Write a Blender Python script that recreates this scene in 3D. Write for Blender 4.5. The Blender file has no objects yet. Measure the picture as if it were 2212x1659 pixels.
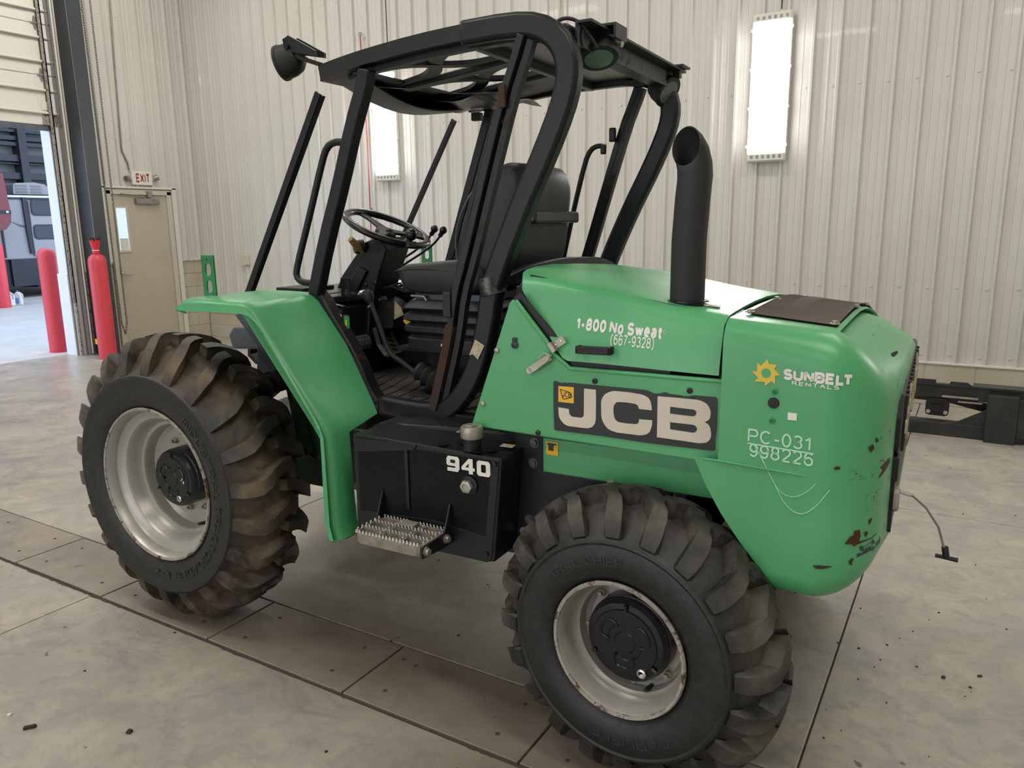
import bpy, bmesh, math, random
from mathutils import Vector, Matrix
random.seed(7)
SC = bpy.context.scene
COL = SC.collection
PI = math.pi

# ------------------------------------------------------------------ camera
CR = [[0.858055, 0.513418, -0.01199], [-0.094682, 0.181099, 0.978896], [-0.504755, 0.838812, -0.204005]]
cd = bpy.data.cameras.new('camera')
cd.sensor_fit = 'HORIZONTAL'; cd.sensor_width = 36.0
cd.lens = 36.0 * 1661.31 / 2212.0
cd.clip_start = 0.05; cd.clip_end = 200
cam = bpy.data.objects.new('camera', cd); COL.objects.link(cam)
_r, _u, _f = [Vector(v) for v in CR]
_m = Matrix((_r, _u, -_f)).transposed().to_4x4()
_m.translation = Vector((0, 0, 1.6542))
cam.matrix_world = _m
SC.camera = cam

# ------------------------------------------------------------------ world, lights, exposure
w = bpy.data.worlds.new('sky'); SC.world = w; w.use_nodes = True
bg = w.node_tree.nodes['Background']
bg.inputs[0].default_value = (0.62, 0.76, 1.0, 1); bg.inputs[1].default_value = 3.4
SC.view_settings.view_transform = 'Standard'
SC.view_settings.look = 'None'
SC.view_settings.exposure = 0.0
SC.view_settings.gamma = 1.0
SC.view_settings.use_curve_mapping = False

def area(name, loc, sx, sy, power, color, rot=(0, 0, 0)):
    l = bpy.data.lights.new(name, 'AREA'); l.shape = 'RECTANGLE'; l.size = sx; l.size_y = sy
    l.energy = power; l.color = color
    o = bpy.data.objects.new(name, l); COL.objects.link(o); o.location = loc; o.rotation_euler = rot
    return o
WARM = (1.0, 0.955, 0.87)
for i, (x, y) in enumerate([(-8.0, 1.0), (-3.6, 0.6), (1.2, 0.6), (-8.0, 5.6), (-3.6, 5.2), (1.2, 5.2), (-3.6, -4.0), (1.2, -4.0)]):
    area('high_bay_light', (x, y, 5.75), 2.4, 0.5, 84, WARM)
area('front_fill_light', (-3.6, -6.8, 2.1), 9.0, 3.8, 215, (0.90, 0.95, 1.0), (math.radians(90), 0, 0))  # added cool fill from behind the camera; the wall there has no door

# ------------------------------------------------------------------ materials
def _nt(name):
    m = bpy.data.materials.new(name); m.use_nodes = True
    nt = m.node_tree; b = nt.nodes['Principled BSDF']
    return m, nt, b
def N(nt, typ, **kw):
    n = nt.nodes.new(typ)
    for k, v in kw.items():
        setattr(n, k, v)
    return n
def noise(nt, scale, detail=4, rough=0.55, coord='Object', vec=None, stretch=None, dist=0.0):
    t = N(nt, 'ShaderNodeTexNoise'); t.inputs['Scale'].default_value = scale
    t.inputs['Detail'].default_value = detail; t.inputs['Roughness'].default_value = rough
    t.inputs['Distortion'].default_value = dist
    tc = N(nt, 'ShaderNodeTexCoord'); out = tc.outputs[coord]
    if stretch:
        mp = N(nt, 'ShaderNodeMapping'); mp.inputs['Scale'].default_value = stretch
        nt.links.new(out, mp.inputs[0]); out = mp.outputs[0]
    nt.links.new(out, t.inputs['Vector'])
    return t.outputs['Fac']
def ramp(nt, fac, lo, hi, c0=(0, 0, 0, 1), c1=(1, 1, 1, 1)):
    r = N(nt, 'ShaderNodeValToRGB'); r.color_ramp.elements[0].position = lo; r.color_ramp.elements[1].position = hi
    r.color_ramp.elements[0].color = c0; r.color_ramp.elements[1].color = c1
    nt.links.new(fac, r.inputs[0]); return r.outputs[0]
def mixc(nt, fac, a, b):
    m = N(nt, 'ShaderNodeMix', data_type='RGBA')
    if isinstance(fac, (int, float)): m.inputs[0].default_value = fac
    else: nt.links.new(fac, m.inputs[0])
    for s, v in ((6, a), (7, b)):
        if isinstance(v, tuple): m.inputs[s].default_value = v if len(v) == 4 else (*v, 1)
        else: nt.links.new(v, m.inputs[s])
    return m.outputs[2]
def mth(nt, op, a, b=0.0, clamp=False):
    m = N(nt, 'ShaderNodeMath', operation=op); m.use_clamp = clamp
    for i, v in enumerate((a, b)):
        if isinstance(v, (int, float)): m.inputs[i].default_value = v
        else: nt.links.new(v, m.inputs[i])
    return m.outputs[0]
def bump(nt, b, h, strength=0.2, dist=0.01):
    n = N(nt, 'ShaderNodeBump'); n.inputs['Strength'].default_value = strength; n.inputs['Distance'].default_value = dist
    nt.links.new(h, n.inputs['Height']); nt.links.new(n.outputs[0], b.inputs['Normal'])
def pbr(name, col, rough=0.5, metal=0.0, col2=None, ns=6.0, lo=0.4, hi=0.6, bs=0.0, bscale=60, coat=0.0, rvar=0.0, spec=None, emit=None, es=0, stretch=None):
    m, nt, b = _nt(name)
    b.inputs['Base Color'].default_value = (*col, 1); b.inputs['Roughness'].default_value = rough
    b.inputs['Metallic'].default_value = metal; b.inputs['Coat Weight'].default_value = coat
    if spec is not None: b.inputs['Specular IOR Level'].default_value = spec
    if col2:
        f = ramp(nt, noise(nt, ns, 6, 0.6, stretch=stretch), lo, hi)
        nt.links.new(mixc(nt, f, col, col2), b.inputs['Base Color'])
    if rvar:
        nt.links.new(mth(nt, 'ADD', mth(nt, 'MULTIPLY', noise(nt, ns * 1.7, 5), rvar * 2), rough - rvar), b.inputs['Roughness'])
    if bs: bump(nt, b, noise(nt, bscale, 5), bs)
    if emit:
        b.inputs['Emission Color'].default_value = (*emit, 1); b.inputs['Emission Strength'].default_value = es
    return m

def rusty(name, base, rust=(0.10, 0.035, 0.015), lo=0.55, hi=0.65, rough=0.42, ns=9):
    m, nt, b = _nt(name)
    n = noise(nt, ns, 8, 0.7, dist=0.6); f = ramp(nt, n, lo, hi)
    n2 = noise(nt, 45, 5, 0.6)
    c = mixc(nt, ramp(nt, n2, 0.40, 0.85), base, tuple(min(1, x * 1.5 + 0.001) for x in base)); b.inputs['Specular IOR Level'].default_value = 0.36
    r2 = mixc(nt, n2, rust, tuple(x * 0.45 for x in rust))
    nt.links.new(mixc(nt, f, c, r2), b.inputs['Base Color'])
    nt.links.new(mth(nt, 'ADD', mth(nt, 'MULTIPLY', f, 0.35), rough), b.inputs['Roughness'])
    bump(nt, b, n2, 0.12, 0.003)
    return m

M = {}
# green body paint, faintly faded in patches
def green_paint(name, chips=False):
    m, nt, b = _nt(name)
    g0 = (0.060, 0.310, 0.118); g1 = (0.085, 0.36, 0.155); g2 = (0.050, 0.27, 0.092)
    a = mixc(nt, ramp(nt, noise(nt, 2.2, 4), 0.35, 0.7), g0, g1)
    a = mixc(nt, ramp(nt, noise(nt, 7.0, 6, 0.65), 0.62, 0.85), a, g2)
    rg = mth(nt, 'ADD', mth(nt, 'MULTIPLY', noise(nt, 11, 6), 0.16), 0.30)
    if chips:
        tc = N(nt, 'ShaderNodeTexCoord'); sp = N(nt, 'ShaderNodeSeparateXYZ'); nt.links.new(tc.outputs['Object'], sp.inputs[0])
        reg = mth(nt, 'MULTIPLY', mth(nt, 'SUBTRACT', sp.outputs[0], 2.40), 2.6, True)
        n = noise(nt, 17, 7, 0.6, dist=1.1, stretch=(1, 1, 0.8))
        v = mth(nt, 'ADD', n, mth(nt, 'MULTIPLY', reg, 0.115))
        scuff = ramp(nt, v, 0.735, 0.745)
        edge = ramp(nt, v, 0.725, 0.735)
        a = mixc(nt, edge, a, (0.10, 0.34, 0.12))
        n3 = noise(nt, 6, 5, 0.6, dist=0.5)
        a = mixc(nt, scuff, a, mixc(nt, n3, (0.17, 0.045, 0.016), (0.09, 0.022, 0.01)))
        # thin dark scratch lines
        n4 = noise(nt, 8, 3, 0.5, dist=1.8)
        ln = mth(nt, 'ABSOLUTE', mth(nt, 'SUBTRACT', n4, 0.55))
        ln = mth(nt, 'MULTIPLY', mth(nt, 'LESS_THAN', ln, 0.0045), mth(nt, 'GREATER_THAN', mth(nt, 'ADD', noise(nt, 3.1, 2), mth(nt, 'MULTIPLY', reg, 0.22)), 0.66))
        a = mixc(nt, ln, a, (0.03, 0.12, 0.05))
        rg = mth(nt, 'ADD', rg, mth(nt, 'MULTIPLY', scuff, 0.5), True)
    nt.links.new(a, b.inputs['Base Color']); nt.links.new(rg, b.inputs['Roughness'])
    b.inputs['Coat Weight'].default_value = 0.12; b.inputs['Coat Roughness'].default_value = 0.30
    return m
M['green'] = green_paint('green_paint')
M['green_chip'] = green_paint('green_paint_chipped', True)
M['green_dark'] = pbr('green_frame_paint', (0.022, 0.19, 0.065), 0.42, 0, (0.012, 0.10, 0.04), 8, 0.45, 0.75)
M['deep_green'] = pbr('grimy_green_paint', (0.008, 0.045, 0.022), 0.5, 0, (0.02, 0.02, 0.018), 9, 0.4, 0.7)
M['black'] = rusty('black_paint', (0.0065, 0.0073, 0.0095), lo=0.70, hi=0.78)
M['black_tank'] = rusty('black_tank_paint', (0.0055, 0.0065, 0.0078), rust=(0.09, 0.055, 0.03), lo=0.70, hi=0.84, rough=0.36, ns=5)
M['black_rust'] = rusty('rusted_black_paint', (0.009, 0.0092, 0.011), rust=(0.055, 0.024, 0.013), lo=0.56, hi=0.68, ns=12)
M['rust'] = rusty('rusty_steel', (0.022, 0.019, 0.018), rust=(0.085, 0.036, 0.017), lo=0.40, hi=0.60, rough=0.6, ns=14)
M['black_gloss'] = pbr('black_gloss', (0.005, 0.0055, 0.0075), 0.30, 0, (0.016, 0.016, 0.02), 20, 0.6, 0.9)
M['black_matte'] = pbr('black_matte', (0.0065, 0.0065, 0.0072), 0.6, 0, (0.013, 0.013, 0.0145), 14, 0.4, 0.8, bs=0.1)
M['exhaust'] = pbr('exhaust_black', (0.012, 0.0125, 0.0145), 0.66, 0, (0.016, 0.016, 0.018), 9, 0.4, 0.7, bs=0.05, bscale=150)
M['vinyl'] = pbr('seat_vinyl', (0.013, 0.0145, 0.017), 0.5, 0, (0.022, 0.023, 0.026), 7, 0.45, 0.8, bs=0.08, bscale=200)
M['greymetal'] = pbr('grey_steel', (0.10, 0.11, 0.135), 0.45, 0.3, (0.05, 0.055, 0.07), 7, 0.4, 0.75)
M['silver'] = pbr('silver_rim_paint', (0.40, 0.385, 0.355), 0.34, 0.35, (0.28, 0.26, 0.235), 5, 0.5, 0.85, rvar=0.06)
M['rim_edge'] = rusty('worn_rim_edge', (0.27, 0.25, 0.22), rust=(0.10, 0.055, 0.03), lo=0.52, hi=0.60, rough=0.5, ns=26)
M['zinc'] = pbr('zinc_plate', (0.42, 0.40, 0.34), 0.42, 0.65, (0.25, 0.22, 0.17), 14, 0.45, 0.8, rvar=0.08)
M['chrome'] = pbr('polished_metal', (0.6, 0.6, 0.58), 0.22, 0.9)
M['step'] = pbr('dirty_alloy', (0.33, 0.30, 0.25), 0.55, 0.45, (0.16, 0.14, 0.11), 25, 0.4, 0.75)
M['white'] = pbr('white_lettering', (0.74, 0.72, 0.68), 0.45, 0, (0.60, 0.57, 0.52), 9, 0.45, 0.85)
M['cream'] = pbr('cream_lettering', (0.62, 0.56, 0.47), 0.42, 0, (0.53, 0.47, 0.38), 6, 0.4, 0.8)
M['pale'] = pbr('pale_green_stencil', (0.46, 0.72, 0.56), 0.6)
M['yellow'] = pbr('yellow_decal', (0.78, 0.43, 0.03), 0.45)
M['sun'] = pbr('yellow_sun_decal', (0.66, 0.47, 0.055), 0.45)
M['decal'] = pbr('black_decal', (0.010, 0.013, 0.014), 0.38)
M['sticker'] = pbr('worn_sticker', (0.50, 0.43, 0.30), 0.6, 0, (0.30, 0.24, 0.16), 60, 0.45, 0.65)
M['lens'] = pbr('lamp_lens', (0.14, 0.15, 0.145), 0.22, 0.0)
M['amber'] = pbr('tan_plastic', (0.24, 0.16, 0.05), 0.45)
M['tagg'] = pbr('green_key_tag', (0.02, 0.28, 0.08), 0.3)

def rubber(name, R, rin, dust, amount, rtop):
    m, nt, b = _nt(name)
    tc = N(nt, 'ShaderNodeTexCoord'); sp = N(nt, 'ShaderNodeSeparateXYZ'); nt.links.new(tc.outputs['Object'], sp.inputs[0])
    r = mth(nt, 'SQRT', mth(nt, 'ADD', mth(nt, 'POWER', mth(nt, 'ABSOLUTE', sp.outputs[0]), 2.0), mth(nt, 'POWER', mth(nt, 'ABSOLUTE', sp.outputs[2]), 2.0)))
    reg = mth(nt, 'MULTIPLY', mth(nt, 'SUBTRACT', r, rin), 14, True)
    top = mth(nt, 'SUBTRACT', 1.0, mth(nt, 'MULTIPLY', mth(nt, 'MULTIPLY', mth(nt, 'SUBTRACT', r, rtop), 45, True), 0.72))
    reg = mth(nt, 'MULTIPLY', reg, top)
    n = ramp(nt, noise(nt, 5.5, 7, 0.65, dist=0.5), 0.36, 0.66)
    n2 = noise(nt, 40, 6, 0.7)
    base = mixc(nt, ramp(nt, n2, 0.45, 0.8), (0.0095, 0.0093, 0.0098), (0.027, 0.0265, 0.026))
    f = mth(nt, 'MULTIPLY', mth(nt, 'MULTIPLY', reg, n), amount)
    f = mth(nt, 'MULTIPLY', f, mth(nt, 'ADD', mth(nt, 'MULTIPLY', n2, 0.7), 0.5), True)
    nt.links.new(mixc(nt, f, base, dust), b.inputs['Base Color'])
    nt.links.new(mth(nt, 'ADD', mth(nt, 'MULTIPLY', f, 0.35), 0.50, True), b.inputs['Roughness'])
    bump(nt, b, n2, 0.18, 0.004)
    return m
M['rubber_front'] = rubber('rubber_front', 0.62, 0.45, (0.165, 0.118, 0.068), 1.0, 0.585)
M['rubber_rear'] = rubber('rubber_rear', 0.46, 0.34, (0.120, 0.104, 0.082), 0.95, 0.438)
M['rubber_mark'] = pbr('moulded_rubber_letters', (0.026, 0.026, 0.027), 0.5)
M['rubber_plain'] = pbr('rubber_plain', (0.015, 0.015, 0.016), 0.6, bs=0.1)

# room
def wallmat():
    m, nt, b = _nt('white_steel_panel')
    a = mixc(nt, ramp(nt, noise(nt, 1.1, 3), 0.3, 0.75), (0.56, 0.545, 0.50), (0.61, 0.595, 0.555))
    a = mixc(nt, ramp(nt, noise(nt, 2.5, 5, 0.6, stretch=(2, 2, 0.10)), 0.60, 0.9), a, (0.53, 0.51, 0.45))
    nt.links.new(a, b.inputs['Base Color']); b.inputs['Roughness'].default_value = 0.36
    b.inputs['Coat Weight'].default_value = 0.15
    return m
M['panel'] = wallmat()
M['screw'] = pbr('screw_head', (0.22, 0.21, 0.2), 0.4, 0.6)
M['trimw'] = pbr('white_trim', (0.66, 0.64, 0.58), 0.4)
M['cmu'] = pbr('painted_block', (0.50, 0.46, 0.37), 0.55, 0, (0.42, 0.37, 0.27), 3, 0.4, 0.8, bs=0.15, bscale=70)
M['door'] = pbr('beige_door_paint', (0.47, 0.42, 0.33), 0.45, 0, (0.43, 0.38, 0.29), 4, 0.4, 0.8)
M['frame'] = pbr('door_frame_paint', (0.53, 0.50, 0.41), 0.42)
M['galv'] = pbr('galvanised_steel', (0.30, 0.29, 0.25), 0.42, 0.55, (0.20, 0.19, 0.17), 12, 0.4, 0.8)
M['navy'] = pbr('column_primer', (0.036, 0.040, 0.050), 0.45, 0, (0.046, 0.048, 0.058), 6, 0.4, 0.8)
M['red'] = pbr('red_bollard_plastic', (0.60, 0.045, 0.065), 0.42, 0, (0.52, 0.04, 0.055), 3, 0.4, 0.8)
M['redcup'] = pbr('red_cup', (0.66, 0.02, 0.03), 0.3)
M['exitred'] = pbr('exit_red', (0.32, 0.02, 0.02), 0.5)
M['plasticw'] = pbr('white_plastic', (0.68, 0.66, 0.60), 0.4)
M['plasticb'] = pbr('beige_plastic', (0.55, 0.52, 0.43), 0.45)
M['redpipe'] = pbr('red_air_line', (0.40, 0.06, 0.05), 0.45)
M['led'] = pbr('led_diffuser', (0.9, 0.9, 0.9), 0.4, emit=(1.0, 0.985, 0.96), es=26)
M['chain'] = pbr('steel_chain', (0.20, 0.19, 0.16), 0.45, 0.6)
M['black_frame'] = pbr('black_steel_frame', (0.016, 0.016, 0.018), 0.42, 0, (0.045, 0.043, 0.042), 7, 0.45, 0.8)
M['skylit'] = pbr('white_jamb', (0.70, 0.72, 0.75), 0.5)
M['glass_dark'] = pbr('dark_glass', (0.01, 0.016, 0.03), 0.08)
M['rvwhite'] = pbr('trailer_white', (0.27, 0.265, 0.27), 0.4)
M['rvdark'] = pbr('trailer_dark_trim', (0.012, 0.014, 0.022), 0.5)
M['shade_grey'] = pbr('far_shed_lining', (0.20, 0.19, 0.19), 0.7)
M['asphalt'] = pbr('concrete_apron', (0.50, 0.48, 0.45), 0.7, 0, (0.40, 0.39, 0.37), 2, 0.4, 0.8)
M['winglass'] = pbr('wired_glass', (0.55, 0.68, 0.85), 0.1, emit=(0.62, 0.78, 1.0), es=0.0)
M['wood'] = pbr('dirt_crumb', (0.04, 0.028, 0.018), 0.9)

def floor_mat(name, warm=0.0, plate=False):
    m, nt, b = _nt(name)
    big = noise(nt, 0.55, 5, 0.6, 'Object', dist=0.4)
    mid = noise(nt, 2.6, 8, 0.68, dist=0.9)
    fine = noise(nt, 24, 6, 0.65)
    streak = noise(nt, 3.4, 7, 0.66, stretch=(0.8, 1.25, 1), dist=2.2)
    a = mixc(nt, ramp(nt, big, 0.35, 0.68), (0.405, 0.375, 0.33), (0.30, 0.285, 0.265))
    a = mixc(nt, ramp(nt, mid, 0.40, 0.74), a, (0.48, 0.43, 0.335))
    a = mixc(nt, mth(nt, 'MULTIPLY', ramp(nt, streak, 0.54, 0.75), 0.55), a, (0.145, 0.138, 0.138))
    a = mixc(nt, mth(nt, 'MULTIPLY', ramp(nt, fine, 0.55, 0.85), 0.45), a, (0.14, 0.13, 0.12))
    m2 = noise(nt, 7.5, 8, 0.7, dist=1.4)
    a = mixc(nt, mth(nt, 'MULTIPLY', ramp(nt, m2, 0.46, 0.66), 0.42), a, (0.215, 0.205, 0.20))
    m3 = noise(nt, 1.5, 6, 0.62, dist=1.8)
    a = mixc(nt, mth(nt, 'MULTIPLY', ramp(nt, m3, 0.52, 0.68), 0.50), a, (0.25, 0.255, 0.275))
    if plate:
        a = mixc(nt, 0.42, a, (0.155, 0.118, 0.085))
    # dark brown blended in over two soft ellipses, near side and rear wheel
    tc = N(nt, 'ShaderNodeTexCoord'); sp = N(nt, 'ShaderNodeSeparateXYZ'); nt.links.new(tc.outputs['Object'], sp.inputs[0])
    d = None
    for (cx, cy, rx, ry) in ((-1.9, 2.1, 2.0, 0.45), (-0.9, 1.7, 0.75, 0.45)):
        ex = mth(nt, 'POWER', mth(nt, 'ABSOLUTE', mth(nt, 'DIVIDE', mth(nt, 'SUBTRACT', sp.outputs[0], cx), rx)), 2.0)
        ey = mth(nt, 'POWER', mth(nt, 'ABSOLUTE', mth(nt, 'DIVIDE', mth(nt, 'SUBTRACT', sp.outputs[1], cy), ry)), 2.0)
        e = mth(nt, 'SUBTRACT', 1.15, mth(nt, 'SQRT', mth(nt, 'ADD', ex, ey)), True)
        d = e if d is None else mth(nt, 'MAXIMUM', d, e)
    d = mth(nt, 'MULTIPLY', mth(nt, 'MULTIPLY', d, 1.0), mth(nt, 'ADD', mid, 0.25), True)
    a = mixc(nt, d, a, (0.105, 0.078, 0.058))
    spot = noise(nt, 13, 2, 0.4, dist=0.3)
    a = mixc(nt, mth(nt, 'MULTIPLY', ramp(nt, spot, 0.755, 0.77), 0.7), a, (0.05, 0.045, 0.04))
    nt.links.new(a, b.inputs['Base Color'])
    nt.links.new(mth(nt, 'ADD', mth(nt, 'MULTIPLY', mid, 0.42), 0.13, True), b.inputs['Roughness'])
    bump(nt, b, mth(nt, 'ADD', mth(nt, 'MULTIPLY', fine, 0.4), mid), 0.10, 0.006)
    return m
M['floor'] = floor_mat('sealed_concrete')
M['plate'] = floor_mat('trench_plate_steel', plate=True)
M['joint'] = pbr('joint_dirt', (0.05, 0.042, 0.038), 0.9)
M['mat'] = pbr('floor_mat_rubber', (0.07, 0.062, 0.055), 0.65, 0, (0.035, 0.032, 0.03), 7, 0.35, 0.7, bs=0.2, bscale=30)

# ------------------------------------------------------------------ geometry helpers
def rotm(rx=0, ry=0, rz=0):
    from mathutils import Euler
    return Euler((rx, ry, rz)).to_matrix()

class MB:
    def __init__(s): s.v = []; s.f = []
    def add(s, vs, fs):
        o = len(s.v); s.v += [tuple(v) for v in vs]; s.f += [tuple(i + o for i in f) for f in fs]; return s
    def box(s, c, d, rot=None):
        x, y, z = [k / 2 for k in d]
        vs = [Vector((a, b, e)) for a in (-x, x) for b in (-y, y) for e in (-z, z)]
        if rot is not None: vs = [rot @ v for v in vs]
        c = Vector(c)
        return s.add([v + c for v in vs], [(0, 1, 3, 2), (4, 6, 7, 5), (0, 4, 5, 1), (2, 3, 7, 6), (0, 2, 6, 4), (1, 5, 7, 3)])
    def bx(s, x0, x1, y0, y1, z0, z1):
        return s.box(((x0 + x1) / 2, (y0 + y1) / 2, (z0 + z1) / 2), (abs(x1 - x0), abs(y1 - y0), abs(z1 - z0)))
    def prism(s, pts, a, b, plane='xz'):
        n = len(pts)
        def P(p, t):
            if plane == 'xz': return (p[0], t, p[1])
            if plane == 'yz': return (t, p[0], p[1])
            return (p[0], p[1], t)
        vs = [P(p, a) for p in pts] + [P(p, b) for p in pts]
        fs = [tuple(range(n)), tuple(range(2 * n - 1, n - 1, -1))]
        fs += [(i, (i + 1) % n, (i + 1) % n + n, i + n) for i in range(n)]
        return s.add(vs, fs)
    def ring_prism(s, outer, inner, a, b):
        # outer and inner loops with the same count, plane xz
        n = len(outer)
        vs = [(p[0], t, p[1]) for t in (a, b) for lp in (outer, inner) for p in lp]
        fs = []
        for i in range(n):
            j = (i + 1) % n
            fs += [(i, j, n + j, n + i), (2 * n + j, 2 * n + i, 3 * n + i, 3 * n + j), (j, i, 2 * n + i, 2 * n + j), (n + i, n + j, 3 * n + j, 3 * n + i)]
        return s.add(vs, fs)
    def frames(s, path):
        P = [Vector(p) for p in path]; T = []
        for i in range(len(P)):
            a = P[max(0, i - 1)]; b = P[min(len(P) - 1, i + 1)]
            T.append((b - a).normalized())
        return P, T
    def tube(s, path, r, n=10, caps=True):
        P, T = s.frames(path)
        up = Vector((0, 0, 1)) if abs(T[0].z) < 0.9 else Vector((0, 1, 0))
        x = T[0].cross(up).normalized(); vs = []
        for i, (p, t) in enumerate(zip(P, T)):
            x = (x - t * x.dot(t)).normalized(); y = t.cross(x)
            rr = r[i] if isinstance(r, (list, tuple)) else r
            for k in range(n):
                a = 2 * PI * k / n
                vs.append(p + x * (rr * math.cos(a)) + y * (rr * math.sin(a)))
        fs = [(i * n + k, i * n + (k + 1) % n, (i + 1) * n + (k + 1) % n, (i + 1) * n + k) for i in range(len(P) - 1) for k in range(n)]
        if caps: fs += [tuple(range(n))[::-1], tuple((len(P) - 1) * n + k for k in range(n))]
        return s.add(vs, fs)
    def rtube(s, path, w, d, nrm=(0, 1, 0)):
        # rectangular section; d along nrm, w across the path
        P, T = s.frames(path); nn = Vector(nrm).normalized(); vs = []
        for i, (p, t) in enumerate(zip(P, T)):
            q = t.cross(nn).normalized()
            ww = w[i] if isinstance(w, (list, tuple)) else w
            k = 1.0
            if 0 < i < len(P) - 1:
                t0 = (P[i] - P[i - 1]).normalized(); k = 1 / max(0.5, abs(t0.cross(nn).normalized().dot(q)))
            for a, b in ((-1, -1), (1, -1), (1, 1), (-1, 1)):
                vs.append(p + q * (a * ww / 2 * k) + nn * (b * d / 2))
        fs = [(i * 4 + k, i * 4 + (k + 1) % 4, (i + 1) * 4 + (k + 1) % 4, (i + 1) * 4 + k) for i in range(len(P) - 1) for k in range(4)]
        fs += [(3, 2, 1, 0), tuple((len(P) - 1) * 4 + k for k in range(4))]
        return s.add(vs, fs)
    def lathe(s, prof, c=(0, 0, 0), axis='y', n=48, close=False, caps=True):
        # prof: (radius, height along axis)
        c = Vector(c); vs = []
        for r, h in prof:
            for k in range(n):
                a = 2 * PI * k / n; u, v = r * math.cos(a), r * math.sin(a)
                if axis == 'y': q = (u, h, v)
                elif axis == 'z': q = (u, v, h)
                else: q = (h, u, v)
                vs.append(c + Vector(q))
        m = len(prof); fs = []
        for i in range(m - 1 + (1 if close else 0)):
            j = (i + 1) % m
            fs += [(i * n + k, i * n + (k + 1) % n, j * n + (k + 1) % n, j * n + k) for k in range(n)]
        if not close and caps:
            if prof[0][0] > 1e-6: fs.append(tuple(range(n))[::-1])
            if prof[-1][0] > 1e-6: fs.append(tuple((m - 1) * n + k for k in range(n)))
        return s.add(vs, fs)
    def cyl(s, a, b, r, n=16):
        return s.tube([a, b], r, n)
    def sphere(s, c, r, n=16, m=10, sc=(1, 1, 1)):
        vs = []; c = Vector(c)
        for i in range(1, m):
            t = PI * i / m
            for k in range(n):
                a = 2 * PI * k / n
                vs.append(c + Vector((r * sc[0] * math.sin(t) * math.cos(a), r * sc[1] * math.sin(t) * math.sin(a), r * sc[2] * math.cos(t))))
        vs += [c + Vector((0, 0, r * sc[2])), c - Vector((0, 0, r * sc[2]))]
        fs = [(i * n + k, (i + 1) * n + k, (i + 1) * n + (k + 1) % n, i * n + (k + 1) % n) for i in range(m - 2) for k in range(n)]
        top = len(vs) - 2
        fs += [(top, k, (k + 1) % n) for k in range(n)] + [(top + 1, (m - 2) * n + (k + 1) % n, (m - 2) * n + k) for k in range(n)]
        return s.add(vs, fs)
    def grid(s, rows):
        n = len(rows[0]); o = [tuple(p) for r in rows for p in r]
        return s.add(o, [(i * n + k, i * n + k + 1, (i + 1) * n + k + 1, (i + 1) * n + k) for i in range(len(rows) - 1) for k in range(n - 1)])
    def mesh(s, name, mat, smooth=35, recalc=True, merge=0.0):
        me = bpy.data.meshes.new(name); me.from_pydata(s.v, [], s.f)
        bm = bmesh.new(); bm.from_mesh(me)
        if merge: bmesh.ops.remove_doubles(bm, verts=bm.verts, dist=merge)
        if recalc: bmesh.ops.recalc_face_normals(bm, faces=bm.faces)
        if smooth:
            lim = math.radians(smooth)
            for f in bm.faces: f.smooth = True
            for e in bm.edges:
                e.smooth = not (len(e.link_faces) != 2 or e.calc_face_angle(4) > lim)
        bm.to_mesh(me); bm.free()
        for mm in (mat if isinstance(mat, (list, tuple)) else [mat]): me.materials.append(mm)
        return me
    def build(s, name, mat, parent=None, smooth=35, bevel=0.0, merge=0.0, solid=0.0, **kw):
        me = s.mesh(name, mat, smooth, merge=merge)
        o = bpy.data.objects.new(name, me); COL.objects.link(o)
        if parent is not None: o.parent = parent
        if solid:
            q = o.modifiers.new('thickness', 'SOLIDIFY'); q.thickness = solid; q.offset = kw.pop('offset', -1)
        if bevel:
            q = o.modifiers.new('bevel', 'BEVEL'); q.width = bevel; q.segments = 2; q.limit_method = 'ANGLE'; q.angle_limit = math.radians(35)
            q.harden_normals = False
        for k, v in kw.items(): o[k] = v
        return o

def ref(me, name, parent, loc=(0, 0, 0), rot=(0, 0, 0), scale=(1, 1, 1), **kw):
    o = bpy.data.objects.new(name, me); COL.objects.link(o); o.parent = parent
    o.location = loc; o.rotation_euler = rot; o.scale = scale
    for k, v in kw.items(): o[k] = v
    return o
def empty(name, loc=(0, 0, 0), rz=0.0, parent=None, **kw):
    o = bpy.data.objects.new(name, None); COL.objects.link(o); o.location = loc; o.rotation_euler = (0, 0, rz)
    o.empty_display_size = 0.1
    if parent is not None: o.parent = parent
    for k, v in kw.items(): o[k] = v
    return o
def thing(o, label, cat, group=None):
    o['label'] = label; o['category'] = cat
    if group: o['group'] = group
    return o
def struct(o, label=None, cat=None):
    o['kind'] = 'structure'
    if label: o['label'] = label
    if cat: o['category'] = cat
    return o
def _A(cx, cy, rx, ry, a0, a1, n=10):
    return [(cx + rx * math.cos(math.radians(a0 + (a1 - a0) * i / n)), cy + ry * math.sin(math.radians(a0 + (a1 - a0) * i / n))) for i in range(n + 1)]
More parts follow.
